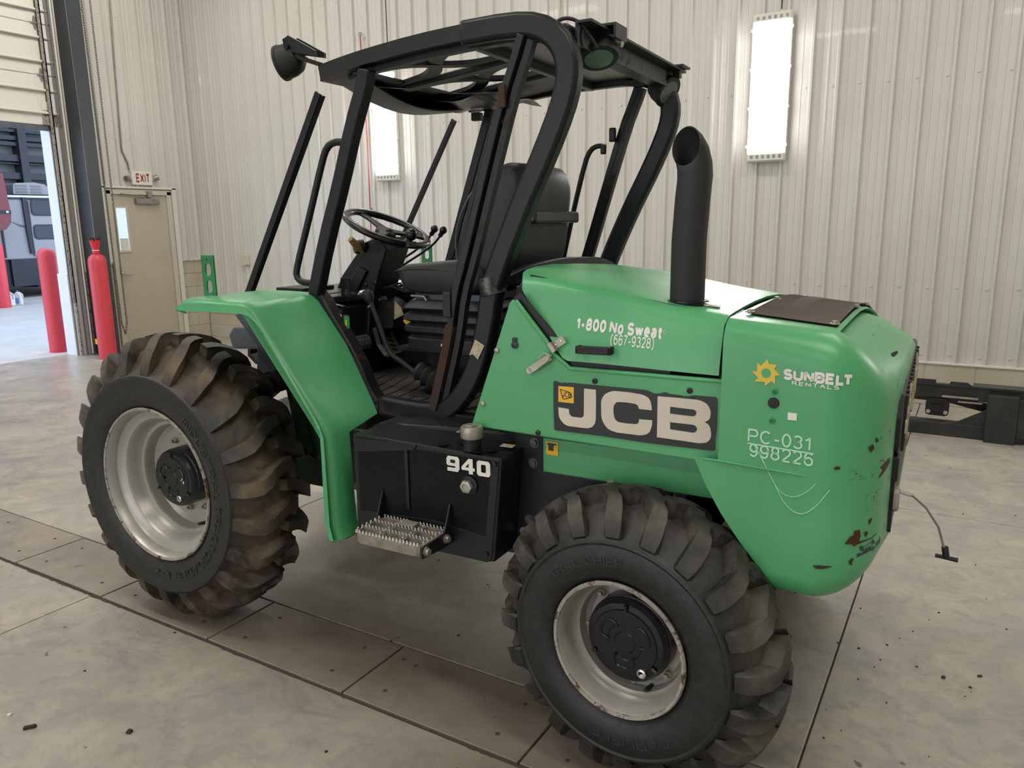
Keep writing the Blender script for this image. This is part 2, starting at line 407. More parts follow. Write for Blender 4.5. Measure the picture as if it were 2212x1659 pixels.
# centre-line strokes of plain sans-serif glyphs, each in a unit box: (advance width, strokes)
GLYPH = {
 'A': (0.78, [[(0, 0), (0.5, 1), (1, 0)], [(0.20, 0.34), (0.80, 0.34)]]),
 'B': (0.72, [[(0, 0), (0, 1), (0.62, 1)] + _A(0.62, 0.765, 0.34, 0.235, 90, -90) + [(0, 0.53)], [(0.62, 0.53)] + _A(0.66, 0.265, 0.34, 0.265, 90, -90) + [(0, 0)]]),
 'C': (0.76, [_A(0.5, 0.5, 0.5, 0.5, 45, 315, 22)]),
 'D': (0.74, [[(0, 0), (0, 1), (0.45, 1)] + _A(0.45, 0.5, 0.55, 0.5, 90, -90, 14) + [(0, 0)]]),
 'E': (0.64, [[(1, 1), (0, 1), (0, 0), (1, 0)], [(0, 0.52), (0.88, 0.52)]]),
 'F': (0.60, [[(1, 1), (0, 1), (0, 0)], [(0, 0.52), (0.85, 0.52)]]),
 'H': (0.72, [[(0, 0), (0, 1)], [(1, 0), (1, 1)], [(0, 0.52), (1, 0.52)]]),
 'I': (0.0, [[(0, 0), (0, 1)]]),
 'J': (0.5, [[(1, 1), (1, 0.3)] + _A(0.5, 0.3, 0.5, 0.3, 0, -180)]),
 'L': (0.56, [[(0, 1), (0, 0), (1, 0)]]),
 'N': (0.72, [[(0, 0), (0, 1), (1, 0), (1, 1)]]),
 'O': (0.80, [_A(0.5, 0.5, 0.5, 0.5, 0, 360, 28)]),
 'P': (0.66, [[(0, 0), (0, 1), (0.62, 1)] + _A(0.62, 0.73, 0.38, 0.27, 90, -90) + [(0, 0.46)]]),
 'R': (0.70, [[(0, 0), (0, 1), (0.62, 1)] + _A(0.62, 0.745, 0.36, 0.255, 90, -90) + [(0, 0.49)], [(0.55, 0.49), (1, 0)]]),
 'S': (0.66, [_A(0.5, 0.75, 0.47, 0.25, 25, 180, 10) + _A(0.5, 0.75, 0.47, 0.25, 180, 262, 5) + _A(0.5, 0.26, 0.5, 0.26, 82, 0, 5) + _A(0.5, 0.26, 0.5, 0.26, 0, -160, 10)]),
 'T': (0.68, [[(0, 1), (1, 1)], [(0.5, 1), (0.5, 0)]]),
 'U': (0.72, [[(0, 1), (0, 0.34)] + _A(0.5, 0.34, 0.5, 0.34, 180, 360, 14) + [(1, 1)]]),
 'X': (0.74, [[(0, 0), (1, 1)], [(0, 1), (1, 0)]]),
 '0': (0.58, [_A(0.5, 0.5, 0.5, 0.5, 0, 360, 28)]),
 '1': (0.30, [[(0, 0.76), (0.55, 0.82), (1, 1), (1, 0)]]),
 '2': (0.56, [_A(0.5, 0.72, 0.5, 0.28, 165, -35, 14) + [(0, 0), (1, 0)]]),
 '3': (0.56, [_A(0.48, 0.76, 0.46, 0.24, 155, -90, 12), _A(0.48, 0.27, 0.52, 0.27, 90, -155, 14)]),
 '4': (0.58, [[(0.78, 0), (0.78, 1), (0, 0.30), (1, 0.30)]]),
 '5': (0.56, [[(0.9, 1), (0.15, 1), (0.05, 0.5)] + _A(0.48, 0.32, 0.52, 0.32, 110, -150, 14)]),
 '6': (0.56, [_A(0.5, 0.31, 0.5, 0.31, 0, 360, 22), [(0.0, 0.31), (0.02, 0.6)] + _A(0.52, 0.66, 0.48, 0.34, 170, 35, 10)]),
 '7': (0.54, [[(0, 1), (1, 1), (0.55, 0.5), (0.35, 0)]]),
 '8': (0.56, [_A(0.5, 0.76, 0.43, 0.24, 0, 360, 20), _A(0.5, 0.27, 0.5, 0.27, 0, 360, 22)]),
 '9': (0.56, [_A(0.5, 0.69, 0.5, 0.31, 0, 360, 22), [(1.0, 0.69), (0.98, 0.4)] + _A(0.48, 0.34, 0.48, 0.34, -10, -145, 10)]),
 '-': (0.34, [[(0, 0.38), (1, 0.38)]]),
 '(': (0.30, [_A(1.6, 0.42, 1.6, 0.70, 118, 242, 12)]),
 ')': (0.30, [_A(-0.6, 0.42, 1.6, 0.70, 62, -62, 12)]),
 'o': (0.52, [_A(0.5, 0.36, 0.5, 0.36, 0, 360, 22)]),
 'w': (0.78, [[(0, 0.74), (0.25, 0), (0.5, 0.70), (0.75, 0), (1, 0.74)]]),
 'e': (0.50, [[(0.02, 0.38), (0.98, 0.38)] + _A(0.5, 0.37, 0.49, 0.37, 5, 318, 18)]),
 'a': (0.46, [[(1, 0), (1, 0.48)] + _A(0.52, 0.48, 0.48, 0.26, 0, 155, 10), [(1, 0.42), (0.45, 0.38)] + _A(0.42, 0.19, 0.42, 0.19, 90, 290, 10) + [(1, 0.12)]]),
 't': (0.36, [[(0.42, 0.96), (0.42, 0.12), (0.62, 0), (1, 0.02)], [(-0.15, 0.66), (1.05, 0.66)]]),
}
def stroke_text(body, weight, gap=0.16):
    """flat quads for a line of text with unit cap height; returns (triangles, width)"""
    x = 0.0; tris = []; t = weight
    for ic, ch in enumerate(body):
        if ch == 'T' and ic and body[ic - 1] == 'L': x -= 0.26
        if ch == ' ': x += 0.34; continue
        w_, strokes = GLYPH[ch]; w_ = max(0.0, w_)
        parts = []
        for st in strokes:
            cur = [st[0]]
            for i in range(1, len(st) - 1):
                cur.append(st[i]); d1 = (st[i][0] - st[i - 1][0], st[i][1] - st[i - 1][1]); d2 = (st[i + 1][0] - st[i][0], st[i + 1][1] - st[i][1])
                l1 = math.hypot(d1[0] * max(w_, .01), d1[1]) or 1; l2 = math.hypot(d2[0] * max(w_, .01), d2[1]) or 1
                if (d1[0] * d2[0] * w_ * w_ + d1[1] * d2[1]) / l1 / l2 < -0.15: parts.append(cur); cur = [st[i]]
            cur.append(st[-1]); parts.append(cur)
        for st in parts:
            P = [(x + t / 2 + px_ * w_, t / 2 + py_ * (1 - t)) for px_, py_ in st]
            closed = (abs(P[0][0] - P[-1][0]) + abs(P[0][1] - P[-1][1])) < 1e-6
            n = len(P); L = []; R = []
            for i in range(n):
                a = P[i - 1] if i else (P[-2] if closed else P[0]); b = P[i]; c = P[i + 1] if i < n - 1 else (P[1] if closed else P[-1])
                d1 = (b[0] - a[0], b[1] - a[1]); d2 = (c[0] - b[0], c[1] - b[1])
                l1 = math.hypot(*d1) or 1; l2 = math.hypot(*d2) or 1
                if i == 0 and not closed: d1, l1 = d2, l2
                if i == n - 1 and not closed: d2, l2 = d1, l1
                n1 = (-d1[1] / l1, d1[0] / l1); n2 = (-d2[1] / l2, d2[0] / l2)
                m = (n1[0] + n2[0], n1[1] + n2[1]); ml = math.hypot(*m)
                if ml < 0.3: m = n1; k = 1
                else:
                    m = (m[0] / ml, m[1] / ml); k = m[0] * n1[0] + m[1] * n1[1]; k = 1 / k if k > 0.68 else 1.0
                e = 0.0
                L.append((b[0] + m[0] * t / 2 * k, b[1] + m[1] * t / 2 * k)); R.append((b[0] - m[0] * t / 2 * k, b[1] - m[1] * t / 2 * k))
            # square ends
            if not closed:
                for i, j, s_ in ((0, 1, -1), (n - 1, n - 2, -1)):
                    if ch in 'STCEFLH-XNIUPBRD1247t()J': continue
            for i in range(n - 1): tris.append((L[i], L[i + 1], R[i + 1], R[i]))
        x += w_ + t + gap
    return tris, x - gap
def text_mesh(body, bold=0.0, spacing=1.0, ext=0.3):
    tris, W_ = stroke_text(body, 0.13 + bold * 2.6, 0.13 * spacing)
    vs = []; fs = []
    for q in tris:
        o = len(vs); vs += [(p[0], p[1], 0) for p in q]; fs.append((o, o + 1, o + 2, o + 3))
    me = bpy.data.meshes.new('lettering'); me.from_pydata(vs, [], fs); return me
def lettering(name, body, mat, parent, x0, x1, z0, z1, place, bold=0.0, spacing=1.0, thick=0.001, **kw):
    """text filling the box x0..x1 / z0..z1 of a surface; place(u, v) gives the 3D point"""
    me = text_mesh(body, bold, spacing)
    xs = [v.co.x for v in me.vertices]; ys = [v.co.y for v in me.vertices]
    a, b = min(xs), max(xs)
    for v in me.vertices:
        v.co = Vector(place(x0 + (v.co.x - a) / (b - a) * (x1 - x0), z0 + v.co.y * (z1 - z0)))
    me.materials.append(mat); me.name = name
    o = bpy.data.objects.new(name, me); COL.objects.link(o); o.parent = parent
    for k, v_ in kw.items(): o[k] = v_
    return o
def arc(c, r, a0, a1, n):
    return [(c[0] + r * math.cos(math.radians(a0 + (a1 - a0) * i / n)), c[1] + r * math.sin(math.radians(a0 + (a1 - a0) * i / n))) for i in range(n + 1)]
def rrect(x0, x1, z0, z1, r, n=4):
    return arc((x1 - r, z1 - r), r, 0, 90, n) + arc((x0 + r, z1 - r), r, 90, 180, n) + arc((x0 + r, z0 + r), r, 180, 270, n) + arc((x1 - r, z0 + r), r, 270, 360, n)
def smooth_path(pts, it=2):
    P = [Vector(p) for p in pts]
    for _ in range(it):
        Q = [P[0]]
        for a, b in zip(P[:-1], P[1:]):
            Q += [a * 0.75 + b * 0.25, a * 0.25 + b * 0.75]
        Q.append(P[-1]); P = Q
    return P
def xz(p, y): return (p[0], y, p[1])

# =================================================================== THE ROOM
WY = 7.83      # back wall
LX = -10.12    # left wall
RX = 5.2
FY = -7.0
CZ = 6.0
TR0, TR1 = 1.815, 2.18

fl = struct(MB().bx(-10.45, RX, FY, WY + 0.1, -0.3, -0.012).build('floor', M['joint'], smooth=0), 'sealed grey concrete shop floor with a row of dirty trench plates', 'floor')
G = 0.005
def slab(x0, x1, y0, y1, name='slab', mat='floor', g=0.0032, top=0.0):
    o = MB().bx(x0 + g, x1 - g, y0 + g, y1 - g, -0.015, top).build(name, M[mat], fl, smooth=0, bevel=0.003)
    return o
xs = [-10.45, -6.35, -3.36, -0.33, 2.7, RX]
for a, b in zip(xs[:-1], xs[1:]):
    for c, d in ((FY, -4.2), (-4.2, -1.2), (-1.2, TR0 - 0.012)):
        slab(a, b, c, d)
    slab(a, b, TR1, 4.80); slab(a, b, 4.80, WY + 0.1)
# trench cover plates with small lifting holes near the corners
px = [-10.3 + 0.742 * k - 0.012 for k in range(21)]
sh = -1.831 - min(px, key=lambda q: abs(q + 1.831))
px = [q + sh for q in px]
hole = MB()
for a, b in zip(px[:-1], px[1:]):
    if b > RX: break
    gg = 0.007 if abs(a + 4.07) < 0.1 else 0.004
    slab(a, b, TR0, TR1, 'trench_plate', 'plate', gg, -0.001)
    for hx in (a + 0.13, b - 0.13):
        for hy in (TR0 + 0.09, TR1 - 0.09):
            hole.lathe([(0.0085, 0), (0.0085, 0.0006), (0.0, 0.0006)], (hx, hy, -0.001), 'z', 10)
hole.build('lifting_hole', M['joint'], fl, smooth=0, kind='stuff')
# broken edge of the concrete along the trench
rj = random.Random(3); mb = MB()
x = -10.3
while x < 1.5:
    l = rj.uniform(0.04, 0.30); wd = rj.uniform(0.002, 0.013)
    if rj.random() < 0.8:
        mb.prism([(x, TR0 - 0.012)] + [(x + l * q, TR0 - 0.012 - wd * rj.uniform(0.4, 1)) for q in (0.12, 0.3, 0.45, 0.6, 0.75, 0.9)] + [(x + l, TR0 - 0.012)], -0.001, 0.0008, 'xy')
    x += l
mb.build('crumbled_joint_edge', M['joint'], fl, smooth=0, kind='stuff')

# ---- ribbed white steel panels
PER = 0.2286
PROF = [(0.0, 0), (0.012, 0), (0.026, -0.030), (0.046, -0.030), (0.060, 0), (0.100, 0), (0.105, -0.004), (0.116, -0.004), (0.121, 0), (0.164, 0), (0.169, -0.004), (0.180, -0.004), (0.185, 0), (PER, 0)]
def rib_profile(a, b, phase):
    """profile points (s, depth) between a and b; a rib starts at phase + k*PER"""
    k0 = math.floor((a - phase) / PER) - 1; pts = []
    k = k0
    while phase + k * PER < b + PER:
        for s, d in PROF[:-1]: pts.append((phase + k * PER + s, d))
        k += 1
    out = []
    def at(s):
        for (s0, d0), (s1, d1) in zip(pts[:-1], pts[1:]):
            if s0 <= s <= s1: return d0 + (d1 - d0) * (s - s0) / max(1e-9, s1 - s0)
        return 0
    out = [(a, at(a))] + [p for p in pts if a < p[0] < b] + [(b, at(b))]
    return out
def panel_back(x0, x1, z0, z1, parent):
    pr = rib_profile(x0, x1, -9.966 + 0.004)
    mb = MB(); mb.grid([[(s, WY + d, z0) for s, d in pr], [(s, WY + d, z1) for s, d in pr]])
    mb.grid([[(x1, WY - 0.002, z0), (x1, WY + 0.01, z0)], [(x1, WY - 0.002, z1), (x1, WY + 0.01, z1)]])
    for n in range(-2, 75):
        sx = -9.966 + PER * n
        if x0 < sx < x1:
            for zz in (0.45, 1.05, 2.843, 4.4):
                if z0 < zz < z1: mb.lathe([(0.011, 0), (0.008, -0.008), (0, -0.009)], (sx - 0.004, WY, zz + 0.004 * math.sin(n * 3.1)), 'y', 6)
    return mb.build('wall_panel', M['panel'], parent, smooth=20)
wb = struct(MB().bx(LX - 0.3, RX + 0.1, WY + 0.02, WY + 0.12, 0, CZ).build('wall_back', M['panel'], smooth=0), 'long white ribbed steel wall behind the machine', 'wall')
x = LX
while x < RX:
    panel_back(x, min(RX, x + PER * 4), 0.385, CZ, wb); x += PER * 4
# blockwork curb under the panels
for r in range(2):
    x = LX - (0.2 if r else 0)
    while x < RX:
        a, b = max(x, LX), min(RX, x + 0.396)
        MB().bx(a + 0.003, b - 0.003, WY - 0.05, WY + 0.02, 0.19 * r + 0.002, 0.19 * r + 0.186).build('block', M['cmu'], wb, smooth=0, bevel=0.003)
        x += 0.4
MB().bx(LX, RX, WY - 0.062, WY + 0.02, 0.374, 0.390).build('sill_trim', M['trimw'], wb, smooth=0, bevel=0.003)
MB().bx(LX, RX, WY - 0.046, WY + 0.02, 0.0, 0.38).build('curb_mortar', M['cmu'], wb, smooth=0)

def panel_left(y0, y1, z0, z1, parent, x=LX):
    pr = rib_profile(y0, y1, 7.650 - PER * 40 + 0.004)
    mb = MB(); mb.grid([[(x - d, s, z0) for s, d in pr], [(x - d, s, z1) for s, d in pr]])
    for n in range(0, 70):
        sy = 7.650 - PER * n
        if y0 < sy < y1:
            for zz in (2.843, 4.4):
                if z0 < zz < z1: mb.lathe([(0.011, 0), (0.008, 0.008), (0, 0.009)], (x, sy - 0.004, zz), 'x', 6)
    return mb.build('wall_panel', M['panel'], parent, smooth=20)
wl = struct(MB().bx(LX - 0.26, LX - 0.03, 5.72, WY + 0.1, 0, CZ).bx(LX - 0.28, LX - 0.03, FY, 1.30, 0, CZ).bx(LX - 0.28, LX - 0.06, 1.30, 5.72, 4.9, CZ).build('wall_left', M['skylit'], smooth=0), 'white ribbed steel wall with the exit door and the big bay door', 'wall')
panel_left(7.385, WY, 1.19, CZ, wl); panel_left(6.30, 7.385, 2.205, CZ, wl); panel_left(5.95, 6.30, 1.19, CZ, wl)
for k in range(9): panel_left(FY + 0.92 * k, min(1.30, FY + 0.92 * (k + 1)), 0.385, CZ, wl)
MB().bx(LX - 0.03, LX + 0.012, 7.385, WY, 1.175, 1.195).bx(LX - 0.03, LX + 0.012, 6.1, 6.29, 1.175, 1.195).build('panel_trim', M['trimw'], wl, smooth=0)
# blockwork dado
for r in range(6):
    for (a, b) in ((7.385, WY - 0.05), (5.93, 6.30)):
        y = a - (0.2 if r % 2 else 0)
        while y < b:
            c, d = max(a, y), min(b, y + 0.4)
            if d - c > 0.02: MB().bx(LX - 0.05, LX - 0.012, c + 0.002, d - 0.002, 0.197 * r + 0.002, 0.197 * r + 0.195).build('block', M['cmu'], wl, smooth=0, bevel=0.002)
            y += 0.4
for k in range(9): MB().bx(LX - 0.05, LX - 0.0, FY + 0.92 * k, min(1.3, FY + 0.92 * (k + 1)), 0, 0.385).build('block', M['cmu'], wl, smooth=0)
# painted jamb of the bay door: steel above, block below
MB().bx(LX - 0.26, LX - 0.06, 5.700, 5.722, 1.08, 4.9).build('jamb_panel', M['skylit'], wl, smooth=0)
MB().bx(LX - 0.29, LX - 0.06, 5.690, 5.722, 0.0, 1.08).build('jamb_block', M['skylit'], wl, smooth=0, bevel=0.004)
# other walls and the ceiling, behind and above the camera
struct(MB().bx(RX, RX + 0.1, FY, WY, 0, CZ).build('wall_right', M['panel'], smooth=0), 'plain white wall to the right of the camera', 'wall')
struct(MB().bx(LX - 0.3, RX + 0.1, FY - 0.1, FY, 0, CZ).build('wall_front', M['panel'], smooth=0), 'plain white wall behind the camera', 'wall')
struct(MB().bx(LX - 0.3, RX + 0.1, FY - 0.1, WY + 0.12, CZ, CZ + 0.1).build('ceiling', M['panel'], smooth=0), 'white insulated ceiling', 'ceiling')

# ---- sectional bay door, half raised
d1 = struct(empty('door_1', (LX, 5.8, 2.9)), 'raised sectional bay door with pipe struts and corroded hinges', 'door')
def at(mb, name, mat, par, **kw):
    """mesh given in room coordinates, parented to a thing standing elsewhere"""
    o = mb.build(name, mat, par, **kw); o.location = -Vector(par.location); return o
for k in range(4):
    z0 = 2.925 + 0.60 * k
    at(MB().bx(LX - 0.095, LX - 0.05, 1.30, 5.82, z0 + 0.004, z0 + 0.596), 'door_section', M['plasticw'], d1, smooth=0, bevel=0.006)
    at(MB().bx(LX - 0.056, LX - 0.046, 5.60, 5.80, z0 + 0.006, z0 + 0.594), 'end_stile', M['trimw'], d1, smooth=0, bevel=0.003)
for z in (3.075, 3.345, 3.685, 3.965, 4.285, 4.60):
    at(MB().tube([(LX - 0.03, 1.32, z), (LX - 0.03, 5.84, z)], 0.016, 8), 'strut', M['trimw'], d1)
    at(MB().bx(LX - 0.05, LX - 0.03, 1.32, 5.82, z - 0.03, z - 0.018), 'strut_flange', M['galv'], d1, smooth=0)
for z in (3.525, 4.125, 4.725):
    for y in (5.68, 5.79):
        at(MB().prism([(y - 0.022, z + 0.01), (y - 0.012, z + 0.075), (y + 0.004, z + 0.085), (y + 0.018, z + 0.05), (y + 0.022, z), (y + 0.012, z - 0.07), (y - 0.004, z - 0.08), (y - 0.018, z - 0.04)], LX - 0.046, LX - 0.038, 'yz'), 'hinge', M['galv'], d1, smooth=0)
    at(MB().tube([(LX - 0.034, 5.63, z), (LX - 0.034, 5.86, z)], 0.010, 8), 'hinge_pin', M['rim_edge'], d1)
at(MB().bx(LX - 0.046, LX - 0.038, 5.64, 5.80, 3.11, 3.21), 'bracket_plate', M['trimw'], d1, smooth=0, bevel=0.003)
at(MB().bx(LX - 0.046, LX - 0.030, 5.63, 5.84, 2.93, 3.06).bx(LX - 0.03, LX - 0.015, 5.62, 5.86, 2.93, 2.955), 'bottom_bracket', M['rim_edge'], d1, smooth=0, bevel=0.004)
at(MB().bx(LX - 0.10, LX - 0.04, 1.30, 5.82, 2.865, 2.925), 'bottom_seal', M['greymetal'], d1, smooth=0, bevel=0.005)

# ---- vertical track, weather strip and trim beside the opening
tk = thing(empty('door_track', (LX, 5.8, 0)), 'galvanised vertical door track bolted beside the bay opening', 'door track')
at(MB().bx(LX - 0.055, LX - 0.045, 5.70, 5.86, 0.0, 4.9), 'mounting_angle', M['galv'], tk, smooth=0)
at(MB().bx(LX - 0.05, LX + 0.0, 5.73, 5.745, 0.0, 4.9).bx(LX - 0.012, LX + 0.0, 5.70, 5.745, 0.7, 4.9), 'weather_strip', M['rim_edge'], tk, smooth=0)
at(MB().bx(LX - 0.02, LX - 0.008, 5.80, 5.815, 0.0, 4.9).bx(LX - 0.02, LX + 0.045, 5.855, 5.868, 0.0, 4.9).bx(LX + 0.035, LX + 0.045, 5.82, 5.868, 0.0, 4.9), 'track_channel', M['galv'], tk, smooth=0, bevel=0.002)
at(MB().tube([(LX + 0.045, 5.85, 0.0), (LX + 0.045, 5.85, 4.9)], 0.011, 8), 'track_lip', M['trimw'], tk)
mb = MB()
for k in range(16):
    z = 0.25 + 0.30 * k
    for q in (0, 0.03): mb.lathe([(0.007, 0), (0.007, 0.003), (0, 0.004)], (LX - 0.045, 5.775 + q * 0.5, z + q), 'x', 6)
at(mb, 'track_bolt', M['screw'], tk, smooth=0, kind='stuff')
tm = struct(MB().bx(LX - 0.03, LX + 0.02, 5.872, 5.888, 1.10, CZ).bx(LX - 0.03, LX + 0.02, 5.892, 5.908, 1.10, CZ).build('trim_1', M['trimw'], smooth=0, bevel=0.003), 'pale vertical trim boards between the track and the dark column', 'trim')
MB().bx(LX - 0.03, LX + 0.02, 5.872, 5.908, 0.0, 1.10).build('trim_base', M['rim_edge'], tm, smooth=0)
# yellow photo-eye near the foot of the track
pe = thing(empty('door_sensor', (LX + 0.12, 5.90, 0.14)), 'small yellow door sensor on a bracket low beside the track', 'sensor')
MB().bx(-0.03, 0.03, -0.035, 0.035, 0.0, 0.075).build('housing', M['yellow'], pe, smooth=0, bevel=0.008)
MB().bx(-0.02, 0.01, -0.01, 0.01, -0.14, 0.0).bx(-0.10, 0.01, -0.008, 0.008, 0.02, 0.04).build('bracket', M['galv'], pe, smooth=0)

# ---- dark steel column with a cable
cl = thing(empty('steel_column', (LX + 0.2, 6.0, 0)), 'dark painted steel I-beam column between the bay door and the exit door', 'column')
at(MB().bx(LX + 0.30, LX + 0.318, 5.90, 6.07, 0, CZ), 'flange', M['navy'], cl, smooth=0, bevel=0.003)
at(MB().bx(LX + 0.0, LX + 0.018, 5.96, 6.14, 0, CZ), 'flange', M['navy'], cl, smooth=0, bevel=0.003)
at(MB().bx(LX + 0.018, LX + 0.30, 5.910, 5.922, 0, CZ), 'web', M['navy'], cl, smooth=0)
at(MB().bx(LX + 0.0, LX + 0.34, 5.84, 6.10, 0, 0.02), 'base_plate', M['navy'], cl, smooth=0, bevel=0.003)
thing(MB().tube([(LX + 0.31, 5.88, 4.9), (LX + 0.36, 5.87, 3.0), (-9.64, 5.80, 1.53)], 0.004, 6).build('pull_cord', M['chain']), 'thin cord hanging down the dark column to the red cup', 'cord')

# ---- bollards
def bollard(x, y, h, r, label, grp=None):
    o = empty('bollard', (x, y, 0)); thing(o, label, 'bollard')
    MB().lathe([(r, 0), (r, h - r * 0.95), (r * 0.95, h - r * 0.60), (r * 0.8, h - r * 0.30), (r * 0.5, h - r * 0.08), (0.0, h)], (0, 0, 0), 'z', 32).build('sleeve', M['red'], o)
    MB().lathe([(r * 1.02, 0), (r * 1.02, 0.012), (r * 0.9, 0.013)], (0, 0, 0), 'z', 32).build('base_ring', M['redcup'], o)
    return o
bollard(-10.78, 5.79, 1.41, 0.117, 'red bollard standing just outside the bay door opening')
bollard(-9.60, 5.77, 1.345, 0.108, 'red bollard in front of the dark column, with a red cup on top')
bollard(-18.05, 8.66, 1.40, 0.13, 'distant red bollard beside the white jugs at the left edge')
cp = thing(empty('cup', (-9.60, 5.77, 1.347)), 'red plastic cup with a torn dark rim on top of the nearer bollard', 'cup')
MB().lathe([(0.040, 0), (0.040, 0.05), (0.052, 0.11), (0.066, 0.175), (0.060, 0.172), (0.044, 0.10), (0.0, 0.09)], (0, 0, 0), 'z', 20).build('cup_body', M['redcup'], cp)
mb = MB()
for k in range(9):
    a = 2 * PI * k / 9; mb.box((0.058 * math.cos(a), 0.058 * math.sin(a), 0.176), (0.026, 0.02, 0.016 + 0.012 * (k % 3)), rotm(0.3, 0.2, a))
mb.build('torn_rim', M['rubber_plain'], cp, smooth=0)
MB().lathe([(0.042, 0.035), (0.044, 0.04), (0.042, 0.045)], (0, 0, 0), 'z', 20).build('tape_band', M['plasticw'], cp)

# ---- exit door
d2 = struct(empty('door_2', (LX, 6.85, 0)), 'beige steel exit door with a narrow window and a closer', 'door')
Y0, Y1, ZT = 6.375, 7.215, 2.105
at(MB().bx(LX - 0.05, LX - 0.008, Y0, Y1, 0.01, 0.75).bx(LX - 0.05, LX - 0.008, Y0, Y1, 0.75, ZT), 'door_leaf', M['door'], d2, smooth=0)
at(MB().bx(LX - 0.05, LX + 0.020, Y0 - 0.075, Y0 - 0.004, 0, ZT + 0.06).bx(LX - 0.05, LX + 0.020, Y1 + 0.004, Y1 + 0.075, 0, ZT + 0.06).bx(LX - 0.05, LX + 0.020, Y0 - 0.075, Y1 + 0.075, ZT + 0.004, ZT + 0.075), 'door_frame', M['frame'], d2, smooth=0, bevel=0.006)
at(MB().bx(LX - 0.03, LX + 0.035, Y1 + 0.085, Y1 + 0.15, 0, ZT + 0.11).bx(LX - 0.03, LX + 0.035, Y0 - 0.13, Y0 - 0.085, 1.2, ZT + 0.11).bx(LX - 0.03, LX + 0.035, Y0 - 0.13, Y1 + 0.15, ZT + 0.085, ZT + 0.115), 'door_casing', M['trimw'], d2, smooth=0, bevel=0.004)
at(MB().ring_prism([(6.405, 1.33), (6.60, 1.33), (6.60, 1.955), (6.405, 1.955)], [(6.43, 1.355), (6.575, 1.355), (6.575, 1.93), (6.43, 1.93)], 0, 1), 'window_frame', M['door'], d2)
bpy.data.objects.remove(bpy.data.objects['window_frame'])
at(MB().bx(LX - 0.01, LX + 0.004, 6.405, 6.43, 1.33, 1.955).bx(LX - 0.01, LX + 0.004, 6.575, 6.60, 1.33, 1.955).bx(LX - 0.01, LX + 0.004, 6.43, 6.575, 1.33, 1.355).bx(LX - 0.01, LX + 0.004, 6.43, 6.575, 1.93, 1.955), 'window_frame', M['frame'], d2, smooth=0)
wg = pbr('daylit_door_glass', (0.5, 0.6, 0.75), 0.1, emit=(0.60, 0.76, 1.0), es=0.75)
at(MB().bx(LX - 0.012, LX - 0.004, 6.43, 6.575, 1.355, 1.93), 'window_pane', wg, d2, smooth=0)
at(MB().bx(LX - 0.003, LX + 0.001, 6.445, 6.565, 1.355, 1.52), 'window_view', M['plasticw'], d2, smooth=0)
cs = at(MB().bx(LX, LX + 0.05, 6.72, 7.08, 1.985, 2.06), 'door_closer', M['galv'], d2, smooth=0, bevel=0.006)
o = MB().tube([(LX + 0.03, 6.86, 2.07), (LX + 0.06, 6.70, 2.10), (LX + 0.04, 6.50, 2.115)], 0.010, 6).build('closer_arm', M['galv'], cs)
o = MB().bx(LX - 0.0, LX + 0.06, 6.90, 6.96, 2.08, 2.16).build('arm_bracket', M['galv'], cs, smooth=0)
at(MB().lathe([(0.03, 0), (0.03, 0.015), (0.016, 0.02), (0.016, 0.045)], (LX - 0.008, 6.425, 1.04), 'x', 16).tube([(LX + 0.035, 6.425, 1.04), (LX + 0.04, 6.56, 1.035)], 0.010, 8), 'door_handle', M['chrome'], d2)
at(MB().bx(LX - 0.008, LX + 0.02, 6.40, 6.44, 1.07, 1.13), 'lock', M['chrome'], d2, smooth=0)

# ---- exit sign
ex = thing(empty('exit_sign', (LX, 6.84, 2.24)), 'white exit sign with red letters and two lamp heads above the door', 'sign')
MB().bx(0.0, 0.055, -0.152, 0.152, 0.0, 0.185).build('sign_body', M['plasticw'], ex, smooth=0, bevel=0.008)
lettering('sign_letters', 'EXIT', M['exitred'], ex, -0.095, 0.105, 0.035, 0.155, lambda u, v: (0.0565, u, v), bold=0.03)
for s in (-1, 1):
    MB().bx(0.015, 0.045, min(s * 0.15, s * 0.19), max(s * 0.15, s * 0.19), 0.07, 0.12).build('lamp_arm', M['plasticb'], ex, smooth=0)
    o = MB().lathe([(0.016, 0), (0.035, 0.03), (0.040, 0.075), (0.036, 0.078), (0.0, 0.07)], (0, 0, 0), 'y', 16).build('lamp_head', M['galv'], ex)
    o.location = (0.035, s * 0.17, 0.095); o.rotation_euler = (0.25 * s, 0, -0.25 * s if s > 0 else PI + 0.25)
thing(MB().tube([(-10.1, 6.667, 4.591), (-10.1, 6.631, 3.728), (-10.1, 6.608, 2.96), (-10.1, 6.601, 2.69), (-10.1, 6.669, 2.53), (-10.1, 6.678, 2.433)], 0.011, 8).build('conduit', M['galv']), 'thin grey conduit running down the left wall to the exit sign', 'conduit')

# ---- chain loop beside the door
def chain(path, mb, pitch=0.030):
    P = [Vector(p) for p in path]; k = 0
    for a, b in zip(P[:-1], P[1:]):
        L = (b - a).length; n = max(1, int(L / pitch)); t = (b - a).normalized()
        for i in range(n):
            c = a + (b - a) * (i + 0.5) / n
            side = Vector((0, 1, 0)) if k % 2 else Vector((1, 0, 0)); side = (side - t * side.dot(t)).normalized()
            h, wd = pitch * 0.72, 0.011
            pts = [c + t * (h * math.cos(q)) + side * (wd * math.sin(q)) for q in [2 * PI * j / 8 for j in range(9)]]
            mb.tube(pts, 0.0042, 4, caps=False); k += 1
mb = MB()
chain([(-9.92, 6.155, 5.0), (-9.90, 6.19, 0.40), (-9.895, 6.225, 0.24), (-9.89, 6.26, 0.40), (-9.90, 6.265, 5.0)], mb)
thing(mb.build('hoist_chain', M['chain'], smooth=0), 'long looped hoist chain hanging in front of the exit door', 'chain')

